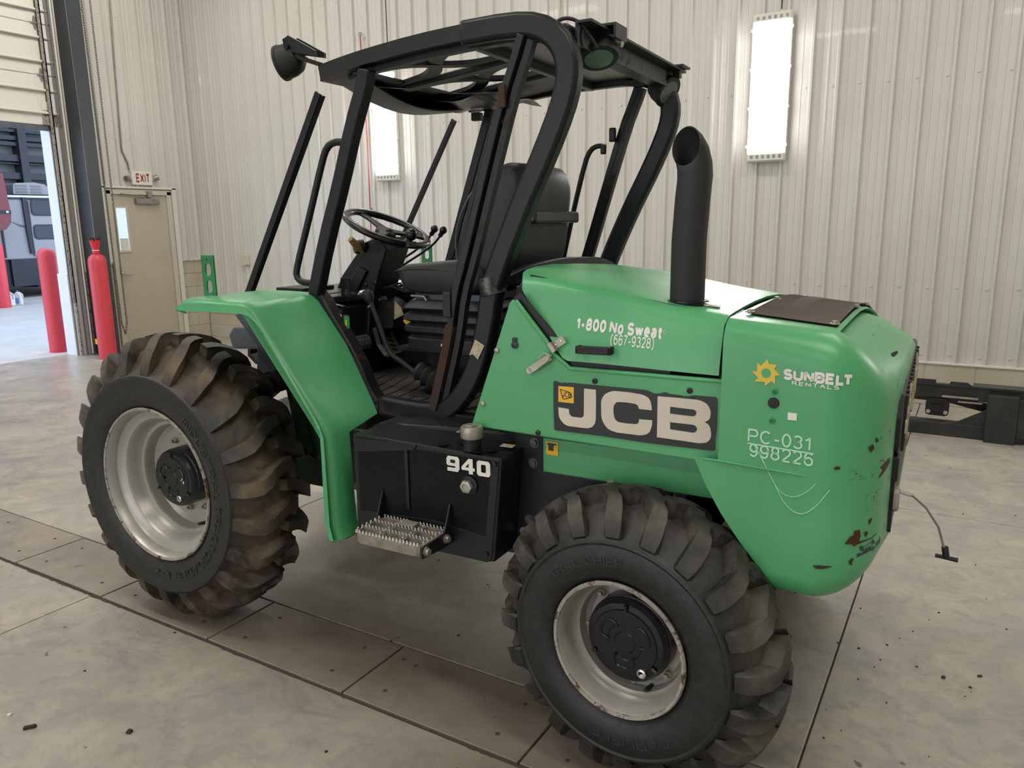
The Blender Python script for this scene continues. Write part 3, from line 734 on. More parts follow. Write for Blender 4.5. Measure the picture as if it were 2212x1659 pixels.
# ---- switch box and outlet on the back wall
sb = thing(empty('switch_box', (-9.235, WY, 1.10)), 'small beige box on the back wall near the corner', 'wall box')
MB().bx(-0.10, 0.02, -0.055, 0.0, 0.0, 0.155).build('box', M['plasticb'], sb, smooth=0, bevel=0.006)
MB().bx(0.02, 0.075, -0.05, 0.0, 0.01, 0.15).build('cover', M['plasticb'], sb, smooth=0, bevel=0.006)
ob = thing(empty('control_box', (-4.14, WY, 1.24)), 'grey electrical control box with a dark face and label on the back wall', 'electrical box')
MB().bx(-0.13, 0.125, -0.10, 0.0, 0.0, 0.17).build('box', M['plasticw'], ob, smooth=0, bevel=0.006)
MB().bx(-0.115, 0.06, -0.108, -0.10, 0.02, 0.145).build('face_plate', M['black_gloss'], ob, smooth=0, bevel=0.002)
for k in range(3): MB().bx(-0.075 + 0.04 * k, -0.055 + 0.04 * k, -0.12, -0.108, 0.06, 0.13).build('switch', M['black_matte'], ob, smooth=0, bevel=0.003)
MB().prism([(-0.07, 0.03), (0.0, 0.03), (0.015, 0.052), (-0.06, 0.052)], -0.112, -0.108).build('label_plate', M['plasticw'], ob, smooth=0)
thing(MB().tube([(-4.045, WY - 0.045, CZ), (-4.043, WY - 0.045, 1.80), (-4.043, WY - 0.045, 1.64), (-4.075, WY - 0.05, 1.52), (-4.078, WY - 0.05, 1.41)], 0.013, 8).lathe([(0.020, 1.66), (0.020, 1.74)], (-4.043, WY - 0.045, 0), 'z', 10).lathe([(0.02, 1.41), (0.02, 1.43)], (-4.078, WY - 0.05, 0), 'z', 10).build('conduit', M['frame']), 'pale conduit dropping down the back wall to the control box', 'conduit')
al = thing(MB().tube([(-6.80, WY - 0.06, 3.955), (-6.80, WY - 0.05, 3.7), (-6.775, WY - 0.045, 2.7), (-6.80, WY - 0.045, 1.0)], 0.008, 6).build('air_line', M['redpipe']), 'thin red air line running down the back wall behind the cab', 'pipe')
MB().lathe([(0.022, -0.03), (0.026, 0.0), (0.012, 0.01)], (-6.80, WY - 0.05, 3.965), 'y', 10).build('fitting', M['chrome'], al)
MB().lathe([(0.02, -0.02), (0.02, 0.02)], (-6.775, WY - 0.055, 1.86), 'y', 10).build('valve', M['zinc'], al)
thing(MB().tube([(-6.40, WY - 0.035, CZ), (-6.395, WY - 0.035, 3.6)], 0.006, 6).build('light_cable', M['black_matte']), 'black cable feeding the wall light behind the cab', 'cable')
thing(MB().tube([(-1.745, WY - 0.035, CZ), (-1.76, WY - 0.035, 3.55)], 0.006, 6).build('light_cable', M['black_matte']), 'black cable feeding the wall light above the hood', 'cable')

# ---- vertical wall lights
def wall_light(xc, z0, z1, label):
    o = thing(empty('wall_light', (xc, WY - 0.03, z0)), label, 'light', 'tall lit fixtures on the back wall'); h = z1 - z0; hw = 0.18
    MB().bx(-hw, hw, -0.05, 0.0, 0, h).build('tray', M['plasticw'], o, smooth=0, bevel=0.012)
    MB().bx(-hw + 0.012, hw - 0.012, -0.078, -0.045, 0.085, h - 0.09).build('diffuser', M['led'], o, smooth=0, bevel=0.01)
    for z in (0.008, h - 0.082): MB().bx(-hw + 0.008, hw - 0.008, -0.075, -0.045, z, z + 0.074).build('end_cap', M['plasticw'], o, smooth=0, bevel=0.01)
    for z in (0.05, h - 0.05):
        for k in range(6): MB().bx(-0.138 + 0.052 * k, -0.114 + 0.052 * k, -0.079, -0.074, z - 0.016, z + 0.016).build('lamp_socket', M['galv'], o, smooth=0, bevel=0.003)
    for s in (-1, 1):
        for k in range(4): MB().bx(min(s * hw, s * (hw + 0.012)), max(s * hw, s * (hw + 0.012)), -0.06, -0.03, h * (0.1 + 0.26 * k), h * (0.1 + 0.26 * k) + 0.03).build('latch', M['chrome'], o, smooth=0)
    return o
wall_light(-1.825, 2.20, 3.525, 'tall lit fixture on the back wall above the exhaust')
wall_light(-6.45, 2.195, 3.545, 'tall lit fixture on the back wall seen through the cab frame')
for xc in (2.8,): wall_light(xc, 2.20, 3.525, 'tall lit fixture on the back wall beyond the right edge')

# ---- black steel frame lying against the wall at right
sf = thing(empty('steel_frame', (0.4, 6.75, 0)), 'black steel hitch frame lying on the floor by the back wall', 'steel frame')
at(MB().bx(-0.62, 1.5, 6.72, 6.84, 0.285, 0.385), 'top_beam', M['black_frame'], sf, smooth=0, bevel=0.006)
at(MB().prism([(-0.62, 0.385), (-0.62, 0.43), (-0.19, 0.43), (-0.19, 0.40), (-0.10, 0.40), (-0.09, 0.425), (0.02, 0.425), (0.05, 0.405), (0.06, 0.385)], 6.70, 6.712), 'notched_plate', M['black_frame'], sf, smooth=0)
at(MB().bx(0.06, 1.5, 6.70, 6.86, 0.385, 0.40), 'top_plate', M['black_frame'], sf, smooth=0)
at(MB().bx(-0.62, 1.5, 6.66, 6.78, 0.0, 0.105), 'bottom_beam', M['black_frame'], sf, smooth=0, bevel=0.006)
at(MB().bx(0.16, 0.36, 6.60, 6.70, 0.0, 0.36), 'upright_plate', M['black_frame'], sf, smooth=0, bevel=0.004)
at(MB().bx(0.36, 0.42, 6.62, 6.72, 0.05, 0.34), 'upright_plate', M['black_frame'], sf, smooth=0, bevel=0.004)
at(MB().prism([(-0.05, 0.105), (0.17, 0.24), (0.17, 0.105)], 6.66, 6.68), 'gusset', M['black_frame'], sf, smooth=0)
at(MB().rtube([(-0.60, 6.95, 0.26), (-0.1, 6.95, 0.25), (0.25, 6.95, 0.18), (0.6, 6.95, 0.20), (1.4, 6.95, 0.24)], 0.07, 0.07), 'drawbar', M['black_frame'], sf)
rc = at(MB().prism(rrect(-0.25, -0.085, 0.125, 0.255, 0.03), 6.80, 6.83), 'receiver_plate', M['black_frame'], sf, smooth=0)
MB().bx(-0.20, -0.135, 6.78, 6.80, 0.15, 0.215).build('receiver_tube', M['black_gloss'], rc, smooth=0)
for q in (-0.228, -0.108): MB().lathe([(0.016, 0), (0.016, -0.004), (0, -0.004)], (q, 6.80, 0.155), 'y', 12).build('shackle_hole', M['plasticb'], rc)
at(MB().bx(-0.14, 0.10, 6.69, 6.70, 0.30, 0.315).bx(-0.03, 0.13, 6.685, 6.70, 0.27, 0.28), 'wear_strip', M['zinc'], sf, smooth=0)

# ---- outside: apron, shed, trailer, truck, jugs
struct(MB().bx(-26, -10.45, -8, 20, -0.3, 0.0).build('ground', M['asphalt'], smooth=0), 'bright concrete apron outside the bay door', 'ground')
shd = struct(empty('building', (-18, 10, 0)), 'open grey shed across the apron with dark steel girts', 'building')
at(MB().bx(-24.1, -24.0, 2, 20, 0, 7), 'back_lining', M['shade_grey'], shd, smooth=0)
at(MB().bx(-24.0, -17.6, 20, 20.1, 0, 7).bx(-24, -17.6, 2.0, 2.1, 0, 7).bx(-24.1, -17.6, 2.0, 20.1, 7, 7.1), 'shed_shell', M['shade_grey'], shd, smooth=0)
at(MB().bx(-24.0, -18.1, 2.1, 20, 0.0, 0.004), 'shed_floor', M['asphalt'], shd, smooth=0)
for (ya, yb) in ((283, 288), (297, 304), (308, 316), (336, 349), (374, 388)):
    pass
GZ = [((-23.8, 12.582, 4.355)[2], (-23.8, 12.592, 4.432)[2]), ((-23.8, 12.552, 4.137)[2], (-23.8, 12.568, 4.253)[2]), ((-23.8, 12.531, 3.983)[2], (-23.8, 12.545, 4.086)[2]), ((-23.8, 12.474, 3.557)[2], (-23.8, 12.498, 3.738)[2]), ((-23.8, 12.463, 3.48)[2], (-23.8, 12.467, 3.506)[2]), ((-23.8, 12.407, 3.065)[2], (-23.8, 12.432, 3.247)[2]), ((-23.8, 12.386, 2.91)[2], (-23.8, 12.393, 2.962)[2])]
for a, b in GZ:
    at(MB().bx(-23.95, -23.7, 4, 20, a, b), 'girt', M['navy'], shd, smooth=0)
at(MB().bx(-23.98, -23.6, (-23.8, 12.318, 3.802)[1], (-23.8, 12.534, 3.817)[1], 0, 7), 'shed_column', M['navy'], shd, smooth=0)
at(MB().bx(-18.35, -18.2, 8.55, 8.86, 0.0, 1.02), 'post_base', M['greymetal'], shd, smooth=0)

tr = thing(empty('travel_trailer', (-20.8, 10.2, 0)), 'grey and white travel trailer with two stacked dark windows in the far shed', 'trailer')
RXX = -20.0
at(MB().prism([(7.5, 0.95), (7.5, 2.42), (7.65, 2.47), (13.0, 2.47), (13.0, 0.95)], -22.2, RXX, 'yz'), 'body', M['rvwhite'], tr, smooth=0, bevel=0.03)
at(MB().bx(-22.2, RXX + 0.02, 7.5, 13.0, 2.42, 2.47), 'roof_rail', M['trimw'], tr, smooth=0)
at(MB().bx(RXX, RXX + 0.02, 7.5, 13.0, 2.37, 2.415), 'dark_stripe', M['rvdark'], tr, smooth=0)
at(MB().rtube([(RXX + 0.04, 10.36, 2.42), (RXX + 0.04, 10.37, 1.6), (RXX + 0.04, 10.40, 1.08)], 0.10, 0.05, (1, 0, 0)), 'awning_arm', M['rvdark'], tr)
at(MB().bx(RXX, RXX + 0.06, 10.44, 11.8, 1.02, 2.34), 'slide_out', M['rvwhite'], tr, smooth=0, bevel=0.02)
at(MB().bx(RXX, RXX + 0.03, 9.76, 9.80, 1.0, 2.4), 'door_edge', M['rvdark'], tr, smooth=0)
for (a, b) in ((1.985, 2.375), (1.415, 1.775)):
    wn = at(MB().prism([(q[0], q[1]) for q in rrect(10.47, 11.02, a, b, 0.09)], RXX + 0.06, RXX + 0.075, 'yz'), 'window', M['rvdark'], tr, smooth=0)
    MB().prism([(q[0], q[1]) for q in rrect(10.50, 10.99, a + 0.03, b - 0.03, 0.07)], RXX + 0.075, RXX + 0.08, 'yz').build('pane', M['glass_dark'], wn, smooth=0)
at(MB().bx(-22.0, RXX - 0.1, 7.6, 12.9, 0.35, 0.95).prism([(9.9, 0.3), (9.9, 1.0), (10.9, 1.0), (10.9, 0.3)], RXX - 0.1, RXX - 0.02, 'yz'), 'underframe', M['rvdark'], tr, smooth=0)
ac = at(MB().prism([(10.28, 2.50), (10.30, 2.72), (10.36, 2.77), (10.80, 2.80), (11.05, 2.76), (11.25, 2.60), (11.27, 2.50)], -21.2, -20.25, 'yz'), 'roof_air_conditioner', M['rvwhite'], tr, smooth=0, bevel=0.01)
for k in range(2):
    for j in range(3): MB().bx(-20.25, -20.24, 10.34 + 0.36 * k, 10.62 + 0.34 * k, 2.54 + 0.07 * j, 2.585 + 0.07 * j).build('louvre', M['shade_grey'], ac, smooth=0)
at(MB().prism([(9.98, 1.86), (10.1, 1.82), (10.32, 1.74), (10.32, 1.70), (10.2, 1.73)], RXX + 0.0, RXX + 0.01, 'yz'), 'swoosh_graphic', M['greymetal'], tr, smooth=0)
for y in (8.6, 9.5, 12.0): at(MB().lathe([(0.16, 0), (0.32, 0.02), (0.34, 0.1), (0.32, 0.2), (0.16, 0.22)], (RXX - 0.32, y, 0.34), 'x', 24), 'tire', M['rubber_plain'], tr)

tk2 = thing(empty('truck', (-19.4, 8.8, 0)), 'dark red truck body cut off at the left edge in the far shed', 'truck')
at(MB().prism([(7.6, 1.62), (9.50, 1.62), (9.66, 1.68), (9.77, 1.82), (9.80, 2.0), (9.74, 2.95), (7.6, 3.0)], -19.9, -19.5, 'yz'), 'body', pbr('dark_red_paint', (0.16, 0.02, 0.03), 0.35), tk2, smooth=0, bevel=0.02)
at(MB().bx(-19.5, -19.49, 7.6, 9.79, 2.02, 2.10), 'stripe', M['rvdark'], tk2, smooth=0)
at(MB().lathe([(0.03, 0), (0.03, 0.02), (0, 0.03)], (-19.49, 9.70, 2.06), 'x', 10), 'marker_lamp', M['chrome'], tk2)
at(MB().bx(-19.9, -19.6, 7.6, 9.3, 0.4, 1.62), 'chassis', M['rvdark'], tk2, smooth=0)
for y in (8.0, 9.0): at(MB().lathe([(0.2, 0), (0.42, 0.02), (0.44, 0.12), (0.42, 0.22), (0.2, 0.24)], (-19.85, y, 0.44), 'x', 24), 'tire', M['rubber_plain'], tk2)
jugs = []
for k, (jx, jy, lab) in enumerate(((-18.38, 8.95, 'white plastic jug right beside the distant bollard'), (-18.42, 9.14, 'white plastic jug with a blue label, farther from the distant bollard'))):
    j = thing(empty('jug', (jx, jy, 0), 0.3 + 0.4 * k), lab, 'jug', 'white jugs by the distant bollard')
    MB().prism([(-0.085, 0), (0.085, 0), (0.09, 0.2), (0.05, 0.27), (0.0, 0.30), (-0.05, 0.26), (-0.09, 0.2)], -0.06, 0.06).build('bottle', M['plasticw'], j, smooth=0, bevel=0.02)
    MB().lathe([(0.022, 0.29), (0.022, 0.325), (0, 0.326)], (0, 0, 0), 'z', 12).build('cap', pbr('blue_cap', (0.05, 0.15, 0.5), 0.4) if k else M['plasticw'], j)
    MB().bx(-0.065, 0.04, -0.064, -0.060, 0.04, 0.16).build('label', pbr('blue_label', (0.12, 0.25, 0.55), 0.5), j, smooth=0)
    MB().tube([(0.06, 0, 0.14), (0.105, 0, 0.17), (0.10, 0, 0.24), (0.04, 0, 0.28)], 0.014, 8).build('handle', M['plasticw'], j)
# ---- litter on the floor
def chip(loc, d, rz, mat, label, cat='debris'):
    rr = random.Random(int(loc[0] * 1000)); mb = MB()
    mb.prism([(-d[0] / 2, -d[1] / 2), (d[0] / 3, -d[1] / 2), (d[0] / 2, 0), (d[0] / 2.5, d[1] / 2), (-d[0] / 2.2, d[1] / 2.2)], 0, d[2], 'xy')
    o = mb.build('debris_chip', mat, smooth=0, bevel=0.001); o.location = (loc[0], loc[1], 0.0); o.rotation_euler = (0, 0, rz)
    thing(o, label, cat)
chip((-2.606, 1.137, 0), (0.040, 0.013, 0.010), 0.9, M['wood'], 'brown stick-like chip on the floor at bottom left')
chip((-2.291, 1.293, 0), (0.020, 0.017, 0.008), 1.9, M['wood'], 'small brown crumb on the floor below the front wheel')
chip((-2.743, 1.139, 0), (0.014, 0.012, 0.006), 0.2, M['plasticw'], 'tiny white chip on the floor near the left edge')
chip((0.036, 2.99, 0), (0.014, 0.012, 0.008), 0.2, M['joint'], 'dark pebble on the floor at right, left one of the pair')
chip((0.151, 3.066, 0), (0.018, 0.009, 0.006), 0.5, M['joint'], 'dark pebble on the floor at right, right one of the pair')
rr = random.Random(11); mb = MB()
for k in range(170):
    x, y = rr.uniform(-4.6, 1.3), rr.uniform(0.9, 5.5)
    if rr.random() < 0.5: x = rr.uniform(-0.6, 1.2); y = rr.uniform(1.5, 3.6)
    s = rr.uniform(0.0018, 0.0045); mb.box((x, y, s * 0.4), (s * 2, s * 1.4, s), rotm(0, 0, rr.uniform(0, 3)))
o = mb.build('floor_crumbs', M['wood'], smooth=0, kind='stuff'); thing(o, 'scattered tiny dark crumbs on the concrete floor', 'dirt')

# =================================================================== THE MACHINE
# its frame: x runs to its tail, y away from the near side, origin on the floor under the near front wheel
V = thing(empty('forklift', ((-2.8293, 1.8321)[0], (-2.8293, 1.8321)[1], 0), 0.03328), 'green and black rough-terrain forklift with its mast and windows removed, standing across the shop floor', 'forklift')
YC = 0.89
def mir(p): return (p[0], 2 * YC - p[1], p[2])
def both(fn, name, mat, **kw):
    """fn(side) returns an MB; side = identity for the near side, mir for the far side"""
    return [fn(f).build(name, mat, V, **kw) for f in ((lambda p: p), mir)]

# ------------------------------------------------------------------ wheels
def interp(tab, t):
    for a, b in zip(tab[:-1], tab[1:]):
        if a[0] <= t <= b[0]:
            k = (t - a[0]) / (b[0] - a[0]); return [a[i] + (b[i] - a[i]) * k for i in range(1, len(a))]
    return list(tab[-1][1:])
def make_tire(prof, W2, lug, nl, name, mat, phase=0.0):
    mb = MB()
    full = prof + [(r, W2 - y) for r, y in prof[::-1]][1 if abs(prof[-1][1] - W2 / 2) < 1e-6 else 0:]
    mb.lathe(full, n=96, caps=False)
    for side in (0, 1):
        for k in range(nl):
            a0 = phase + 2 * PI * (k + (0.5 if side else 0)) / nl; vs = []
            for (y, rb, rt, th, hw) in lug:
                yy = W2 - y if side else y
                for s_, r_, f_ in ((-1, rb, 1.12), (-1, rt, 0.86), (1, rt, 0.86), (1, rb, 1.12)):
                    a = a0 + th + s_ * hw * f_ / rt
                    # side bars lean outward from the carcass
                    yq = yy if r_ == rb else yy + (0 if not side else 0)
                    vs.append((r_ * math.cos(a), yq + ((0.022 if not side else -0.022) if r_ == rb and rt < rb + 0.028 else 0), r_ * math.sin(a)))
            n = len(lug); fs = []
            for i in range(n - 1):
                for q in range(3): fs.append((i * 4 + q, i * 4 + q + 1, (i + 1) * 4 + q + 1, (i + 1) * 4 + q))
            fs += [(0, 1, 2, 3), tuple((n - 1) * 4 + q for q in (3, 2, 1, 0))]
            mb.add(vs, fs)
    return mb.mesh(name, mat, 32)
F_PROF = [(0.318, 0.022), (0.330, 0.002), (0.352, -0.010), (0.395, -0.018), (0.438, -0.016), (0.449, -0.020), (0.460, -0.018), (0.466, -0.008), (0.500, 0.030), (0.528, 0.062), (0.548, 0.095), (0.558, 0.125), (0.561, 0.165)]
#        y     r_base r_top  theta  half width
F_LUG = [(-0.012, 0.450, 0.466, 0.000, 0.027), (0.000, 0.47, 0.510, 0.000, 0.030), (0.018, 0.49, 0.550, 0.004, 0.032), (0.044, 0.50, 0.585, 0.012, 0.032), (0.072, 0.52, 0.603, 0.040, 0.029), (0.105, 0.53, 0.610, 0.085, 0.026), (0.140, 0.54, 0.614, 0.115, 0.026), (0.172, 0.545, 0.614, 0.125, 0.026), (0.190, 0.545, 0.612, 0.128, 0.024)]
R_PROF = [(0.203, 0.020), (0.212, 0.004), (0.232, -0.010), (0.262, -0.018), (0.298, -0.018), (0.318, -0.012), (0.325, -0.015), (0.333, -0.012), (0.338, -0.004), (0.362, 0.022), (0.388, 0.050), (0.402, 0.080), (0.408, 0.117)]
R_LUG = [(-0.008, 0.325, 0.343, 0.00, 0.025), (0.000, 0.345, 0.376, 0.00, 0.029), (0.012, 0.36, 0.402, 0.008, 0.030), (0.034, 0.37, 0.427, 0.022, 0.029), (0.058, 0.385, 0.444, 0.045, 0.025), (0.076, 0.39, 0.450, 0.095, 0.028), (0.100, 0.395, 0.455, 0.120, 0.033), (0.118, 0.395, 0.456, 0.175, 0.030), (0.140, 0.395, 0.454, 0.185, 0.022)]
ft = make_tire(F_PROF, 0.33, F_LUG, 22, 'tire', M['rubber_front'], 0.10)
rt = make_tire(R_PROF, 0.234, R_LUG, 20, 'tire', M['rubber_rear'], 0.05)
f_rim = MB().lathe([(0.318, 0.020), (0.326, 0.004), (0.324, -0.004), (0.316, -0.003), (0.308, 0.010), (0.303, 0.040), (0.292, 0.052), (0.270, 0.060), (0.262, 0.072), (0.258, 0.100), (0.246, 0.118), (0.232, 0.120), (0.226, 0.132), (0.222, 0.165), (0.205, 0.178), (0.115, 0.182), (0.115, 0.24), (0.30, 0.25), (0.318, 0.30)], n=96, caps=False)
r_rim = MB().lathe([(0.198, 0.020), (0.207, 0.004), (0.205, -0.004), (0.198, -0.002), (0.192, 0.010), (0.190, 0.055), (0.178, 0.078), (0.168, 0.085), (0.164, 0.118), (0.150, 0.128), (0.10, 0.130), (0.10, 0.20), (0.19, 0.21), (0.200, 0.24)], n=96, caps=False)
def hub_mesh(r, y0, y1, tag):
    mb = MB()
    mb.lathe([(0, y0 - 0.004), (0.030, y0 - 0.004), (0.034, y0), (r * 0.42, y0), (r * 0.44, y0 - 0.003), (r * 0.78, y0 - 0.003), (r * 0.80, y0 + 0.001), (r * 0.93, y0 + 0.003), (r, y0 + 0.014), (r * 1.0, y0 + 0.03), (r * 1.03, y0 + 0.032), (r * 1.03, y1)], n=48)
    for k in range(3):   # raised curved ribs on the cover
        a0 = 0.5 + k * 2 * PI / 3
        pts = [(r * q * math.cos(a0 + d), y0 - 0.003, r * q * math.sin(a0 + d)) for q, d in ((0.40, -0.55), (0.55, -0.5), (0.66, -0.25), (0.66, 0.25), (0.55, 0.5), (0.40, 0.55))]
        mb.tube(smooth_path(pts, 1), 0.0045, 6)
        pts = [(r * q * math.cos(a0 + 1.05), y0 - 0.002, r * q * math.sin(a0 + 1.05)) for q in (0.80, 0.93)]
        mb.tube(pts, 0.006, 6)
    return mb.mesh('hub', M['black_gloss'], 35)
f_hub = hub_mesh(0.122, 0.085, 0.185, 'f'); r_hub = hub_mesh(0.127, 0.052, 0.135, 'r')
nut = MB().lathe([(0.017, 0), (0.017, -0.003)], n=16).lathe([(0.0125, -0.003), (0.0125, -0.016), (0.010, -0.018), (0, -0.018)], n=6).lathe([(0.007, -0.018), (0.007, -0.030), (0, -0.031)], n=10).mesh('wheel_nut', M['zinc'], 30)
plug = MB().lathe([(0.014, 0), (0.014, -0.006), (0.009, -0.008), (0.009, -0.002), (0, -0.002)], n=18).mesh('drain_plug', M['chrome'], 30)
def ring_text(body, mat, parent, r, y, a_mid, h, sx=1.0, cap=1.0, name='moulded_lettering', bold=0.0, spacing=1.05, inward=False):
    """letters running clockwise (seen from outside) around the sidewall, tops pointing outward"""
    me = text_mesh(body, bold, spacing)
    xs = [v.co.x for v in me.vertices]; mid = (min(xs) + max(xs)) / 2
    for v in me.vertices:
        u = (v.co.x - mid) * h / cap * sx; w_ = v.co.y * h / cap
        a = a_mid - u / (r + h / 2); q = r + w_
        v.co = Vector((q * math.cos(a), y(q) if callable(y) else y, q * math.sin(a)))
    me.materials.append(mat); me.name = name
    o = bpy.data.objects.new(name, me); COL.objects.link(o); o.parent = parent
    s_ = o.modifiers.new('thickness', 'SOLIDIFY'); s_.thickness = 0.003; s_.offset = 0; o['kind'] = 'stuff'
    return o
def wheel(front, loc, rz, near=True):
    rim = (f_rim if front else r_rim).mesh('wheel', M['silver'], 30)
    w_ = bpy.data.objects.new('wheel', rim); COL.objects.link(w_); w_.parent = V; w_.location = loc; w_.rotation_euler = (0, 0, rz)
    ref(ft if front else rt, 'tire', w_)
    r0 = 0.322 if front else 0.203
    MB().lathe([(r0 + 0.003, 0.006), (r0 + 0.006, -0.002), (r0 + 0.002, -0.008), (r0 - 0.006, -0.006), (r0 - 0.007, 0.001)], n=96, close=True).build('rim_edge', M['rim_edge'], w_)
    ref(f_hub if front else r_hub, 'hub', w_)
    bc = 0.158 if front else 0.148
    yy = 0.181 if front else 0.129
    for k in range(10 if front else 8):
        a = 2 * PI * (k + 0.5) / (10 if front else 8) - (0.12 if front else 0.35)
        ref(nut, 'wheel_nut', w_, (bc * math.cos(a), yy, bc * math.sin(a)))
    a = -1.15 if front else -0.95; q = 0.088 if front else 0.098
    ref(plug, 'drain_plug', w_, (q * math.cos(a), 0.084 if front else 0.051, q * math.sin(a)))
    a = -0.85 if front else -1.2; q = 0.235 if front else 0.168
    MB().tube([(q * math.cos(a), 0.12, q * math.sin(a)), ((q - 0.01) * math.cos(a), 0.075, (q - 0.01) * math.sin(a))], [0.009, 0.006], 8).build('valve_stem', M['black_matte'], w_)
    if near:
        if front:
            ring_text('INDUSTRIAL TRACTOR', M['rubber_mark'], w_, 0.372, -0.0185, 0.05, 0.034, 1.25, spacing=1.25)
            ring_text('LOADER  L-2', M['rubber_mark'], w_, 0.372, -0.0185, -1.18, 0.034, 1.25, spacing=1.25)
            # paint-pen digit on the hub
            lettering('chalk_mark', '4', M['white'], w_, 0.052, 0.078, -0.012, 0.018, lambda u, v: (u, 0.080, v))
        else:
            ring_text('TRAC CHIEF', M['rubber_mark'], w_, 0.262, -0.0185, 1.95, 0.026, 1.15, spacing=1.3)
            ring_text('CARLISLE', M['rubber_mark'], w_, 0.258, -0.0185, -1.35, 0.030, 1.25, spacing=1.25)
    return w_
FW = (0.0, 0.0, 0.615); RW = (2.05, -0.045, 0.459)
wheel(True, FW, 0.0); wheel(False, RW, -0.091)
wheel(True, mir(FW), PI, False); wheel(False, mir(RW), PI - 0.091, False)

# ------------------------------------------------------------------ chassis and axles
MB().prism([(0.98, 0.52), (0.98, 0.93), (1.02, 0.95), (1.68, 0.99), (2.24, 0.99), (2.24, 0.88), (1.68, 0.88), (1.68, 0.56)], 0.21, 1.57).build('chassis', M['black'], V, smooth=0, bevel=0.01)
MB().tube([(0, 0.17, FW[2]), (0, 1.61, FW[2])], 0.075, 20).lathe([(0.12, 0.45), (0.19, 0.6), (0.21, 0.8), (0.21, 0.98), (0.19, 1.18), (0.12, 1.33)], (0, 0, FW[2]), 'y', 24).bx(-0.09, 0.5, 0.55, 0.75, 0.5, 0.8).bx(-0.09, 0.5, 1.03, 1.23, 0.5, 0.8).build('front_axle', M['deep_green'], V)
MB().tube([(2.05, 0.12, RW[2]), (2.05, 1.66, RW[2])], 0.07, 20).bx(1.95, 2.15, 0.5, 1.28, RW[2] - 0.1, RW[2] + 0.12).build('rear_axle', M['black'], V)
both(lambda f: MB().prism([(1.60, 0.56), (1.60, 0.985), (1.70, 0.985), (1.70, 0.875), (2.13, 0.875), (2.16, 0.60), (1.9, 0.56)], f((0, 0.185, 0))[1], f((0, 0.21, 0))[1]), 'frame_plate', M['black'], smooth=0, bevel=0.003)
both(lambda f: MB().prism([(1.70, 0.872), (1.70, 1.02), (2.26, 1.02), (2.26, 0.872)], f((0, 0.185, 0))[1], f((0, 0.21, 0))[1]), 'side_rail', M['green'], smooth=0, bevel=0.004)
MB().bx(2.03, 2.055, 0.18, 0.21, 0.80, 0.875).build('rail_bracket', M['green'], V, smooth=0, bevel=0.002)
bolt = MB().lathe([(0.017, 0), (0.017, -0.003)], n=16).lathe([(0.012, -0.003), (0.012, -0.011), (0, -0.012)], n=6).mesh('bolt', M['greymetal'], 30)
bolt_z = MB().lathe([(0.015, 0), (0.015, -0.003)], n=16).lathe([(0.010, -0.003), (0.010, -0.010), (0, -0.011)], n=6).mesh('bolt', M['zinc'], 30)
for q in ((1.671, 0.185, 0.966), (1.666, 0.185, 0.897), (1.651, 0.185, 0.701)): ref(bolt, 'bolt', V, q)
for q in ((1.63, 0.185, 0.656), (1.936, 0.185, 0.869)): ref(bolt_z, 'bolt', V, q)
# loader-carriage box, stand plate and pivot seen behind the near front wheel
MB().prism([(-0.329, 0.75, 1.127)[::2], (-0.294, 0.75, 1.168)[::2], (-0.138, 0.75, 1.177)[::2], (-0.104, 0.75, 1.144)[::2], (-0.112, 0.75, 1.07)[::2], (-0.307, 0.75, 1.057)[::2]], 0.72, 1.05).build('hydraulic_box', M['greymetal'], V, smooth=0, bevel=0.01)
MB().rtube([(-0.361, 0.9, 1.037), (-0.365, 0.9, 1), (-0.315, 0.9, 0.961)], 0.02, 0.05).build('hose_bracket', M['black'], V, smooth=0)
MB().prism([(0.078, 0.43, 1.278)[::2], (0.131, 0.43, 1.29)[::2], (0.255, 0.43, 1.276)[::2], (0.312, 0.43, 1.17)[::2], (0.333, 0.43, 1.051)[::2], (0.225, 0.43, 1.124)[::2], (0.15, 0.43, 1.204)[::2]], 0.42, 0.43).build('wing_plate', M['greymetal'], V, smooth=0)
MB().lathe([(0.022, 0), (0.022, -0.004), (0, -0.004)], (0.181, 0.418, 1.264)).build('wing_plug', M['greymetal'], V)
MB().prism([(0.133, 0.5, 1.138)[::2], (0.154, 0.5, 1.146)[::2], (0.262, 0.5, 1.054)[::2], (0.291, 0.5, 0.973)[::2], (0.185, 0.5, 0.899)[::2], (0.117, 0.5, 1.021)[::2]], 0.48, 0.50).build('stand_plate', M['greymetal'], V, smooth=0, bevel=0.003)
pv_ = (0.358, 0.36, 1.021)
pp = MB().lathe([(0.030, -0.05), (0.030, 0.25)], pv_, n=24).lathe([(0.046, -0.03), (0.050, -0.02), (0.050, 0.0), (0.044, 0.008), (0.050, 0.018), (0.044, 0.03), (0.050, 0.042), (0.044, 0.055)], pv_, n=24).build('pivot_pin', M['black_matte'], V)
MB().lathe([(0.012, -0.055), (0.009, -0.06), (0, -0.06)], pv_, n=10).build('grease_nipple', M['zinc'], pp)
MB().prism([(0.353, 0.4, 1.057)[::2], (0.459, 0.4, 1.007)[::2], (0.541, 0.4, 0.756)[::2], (0.521, 0.4, 0.672)[::2], (0.408, 0.4, 0.739)[::2], (0.383, 0.4, 0.899)[::2]], 0.40, 0.55).build('mast_bracket', M['deep_green'], V, smooth=0, bevel=0.006)
MB().rtube([(0.464, 0.36, 0.976), (0.519, 0.36, 0.723)], 0.02, 0.03).build('mast_rib', M['deep_green'], V, smooth=0)

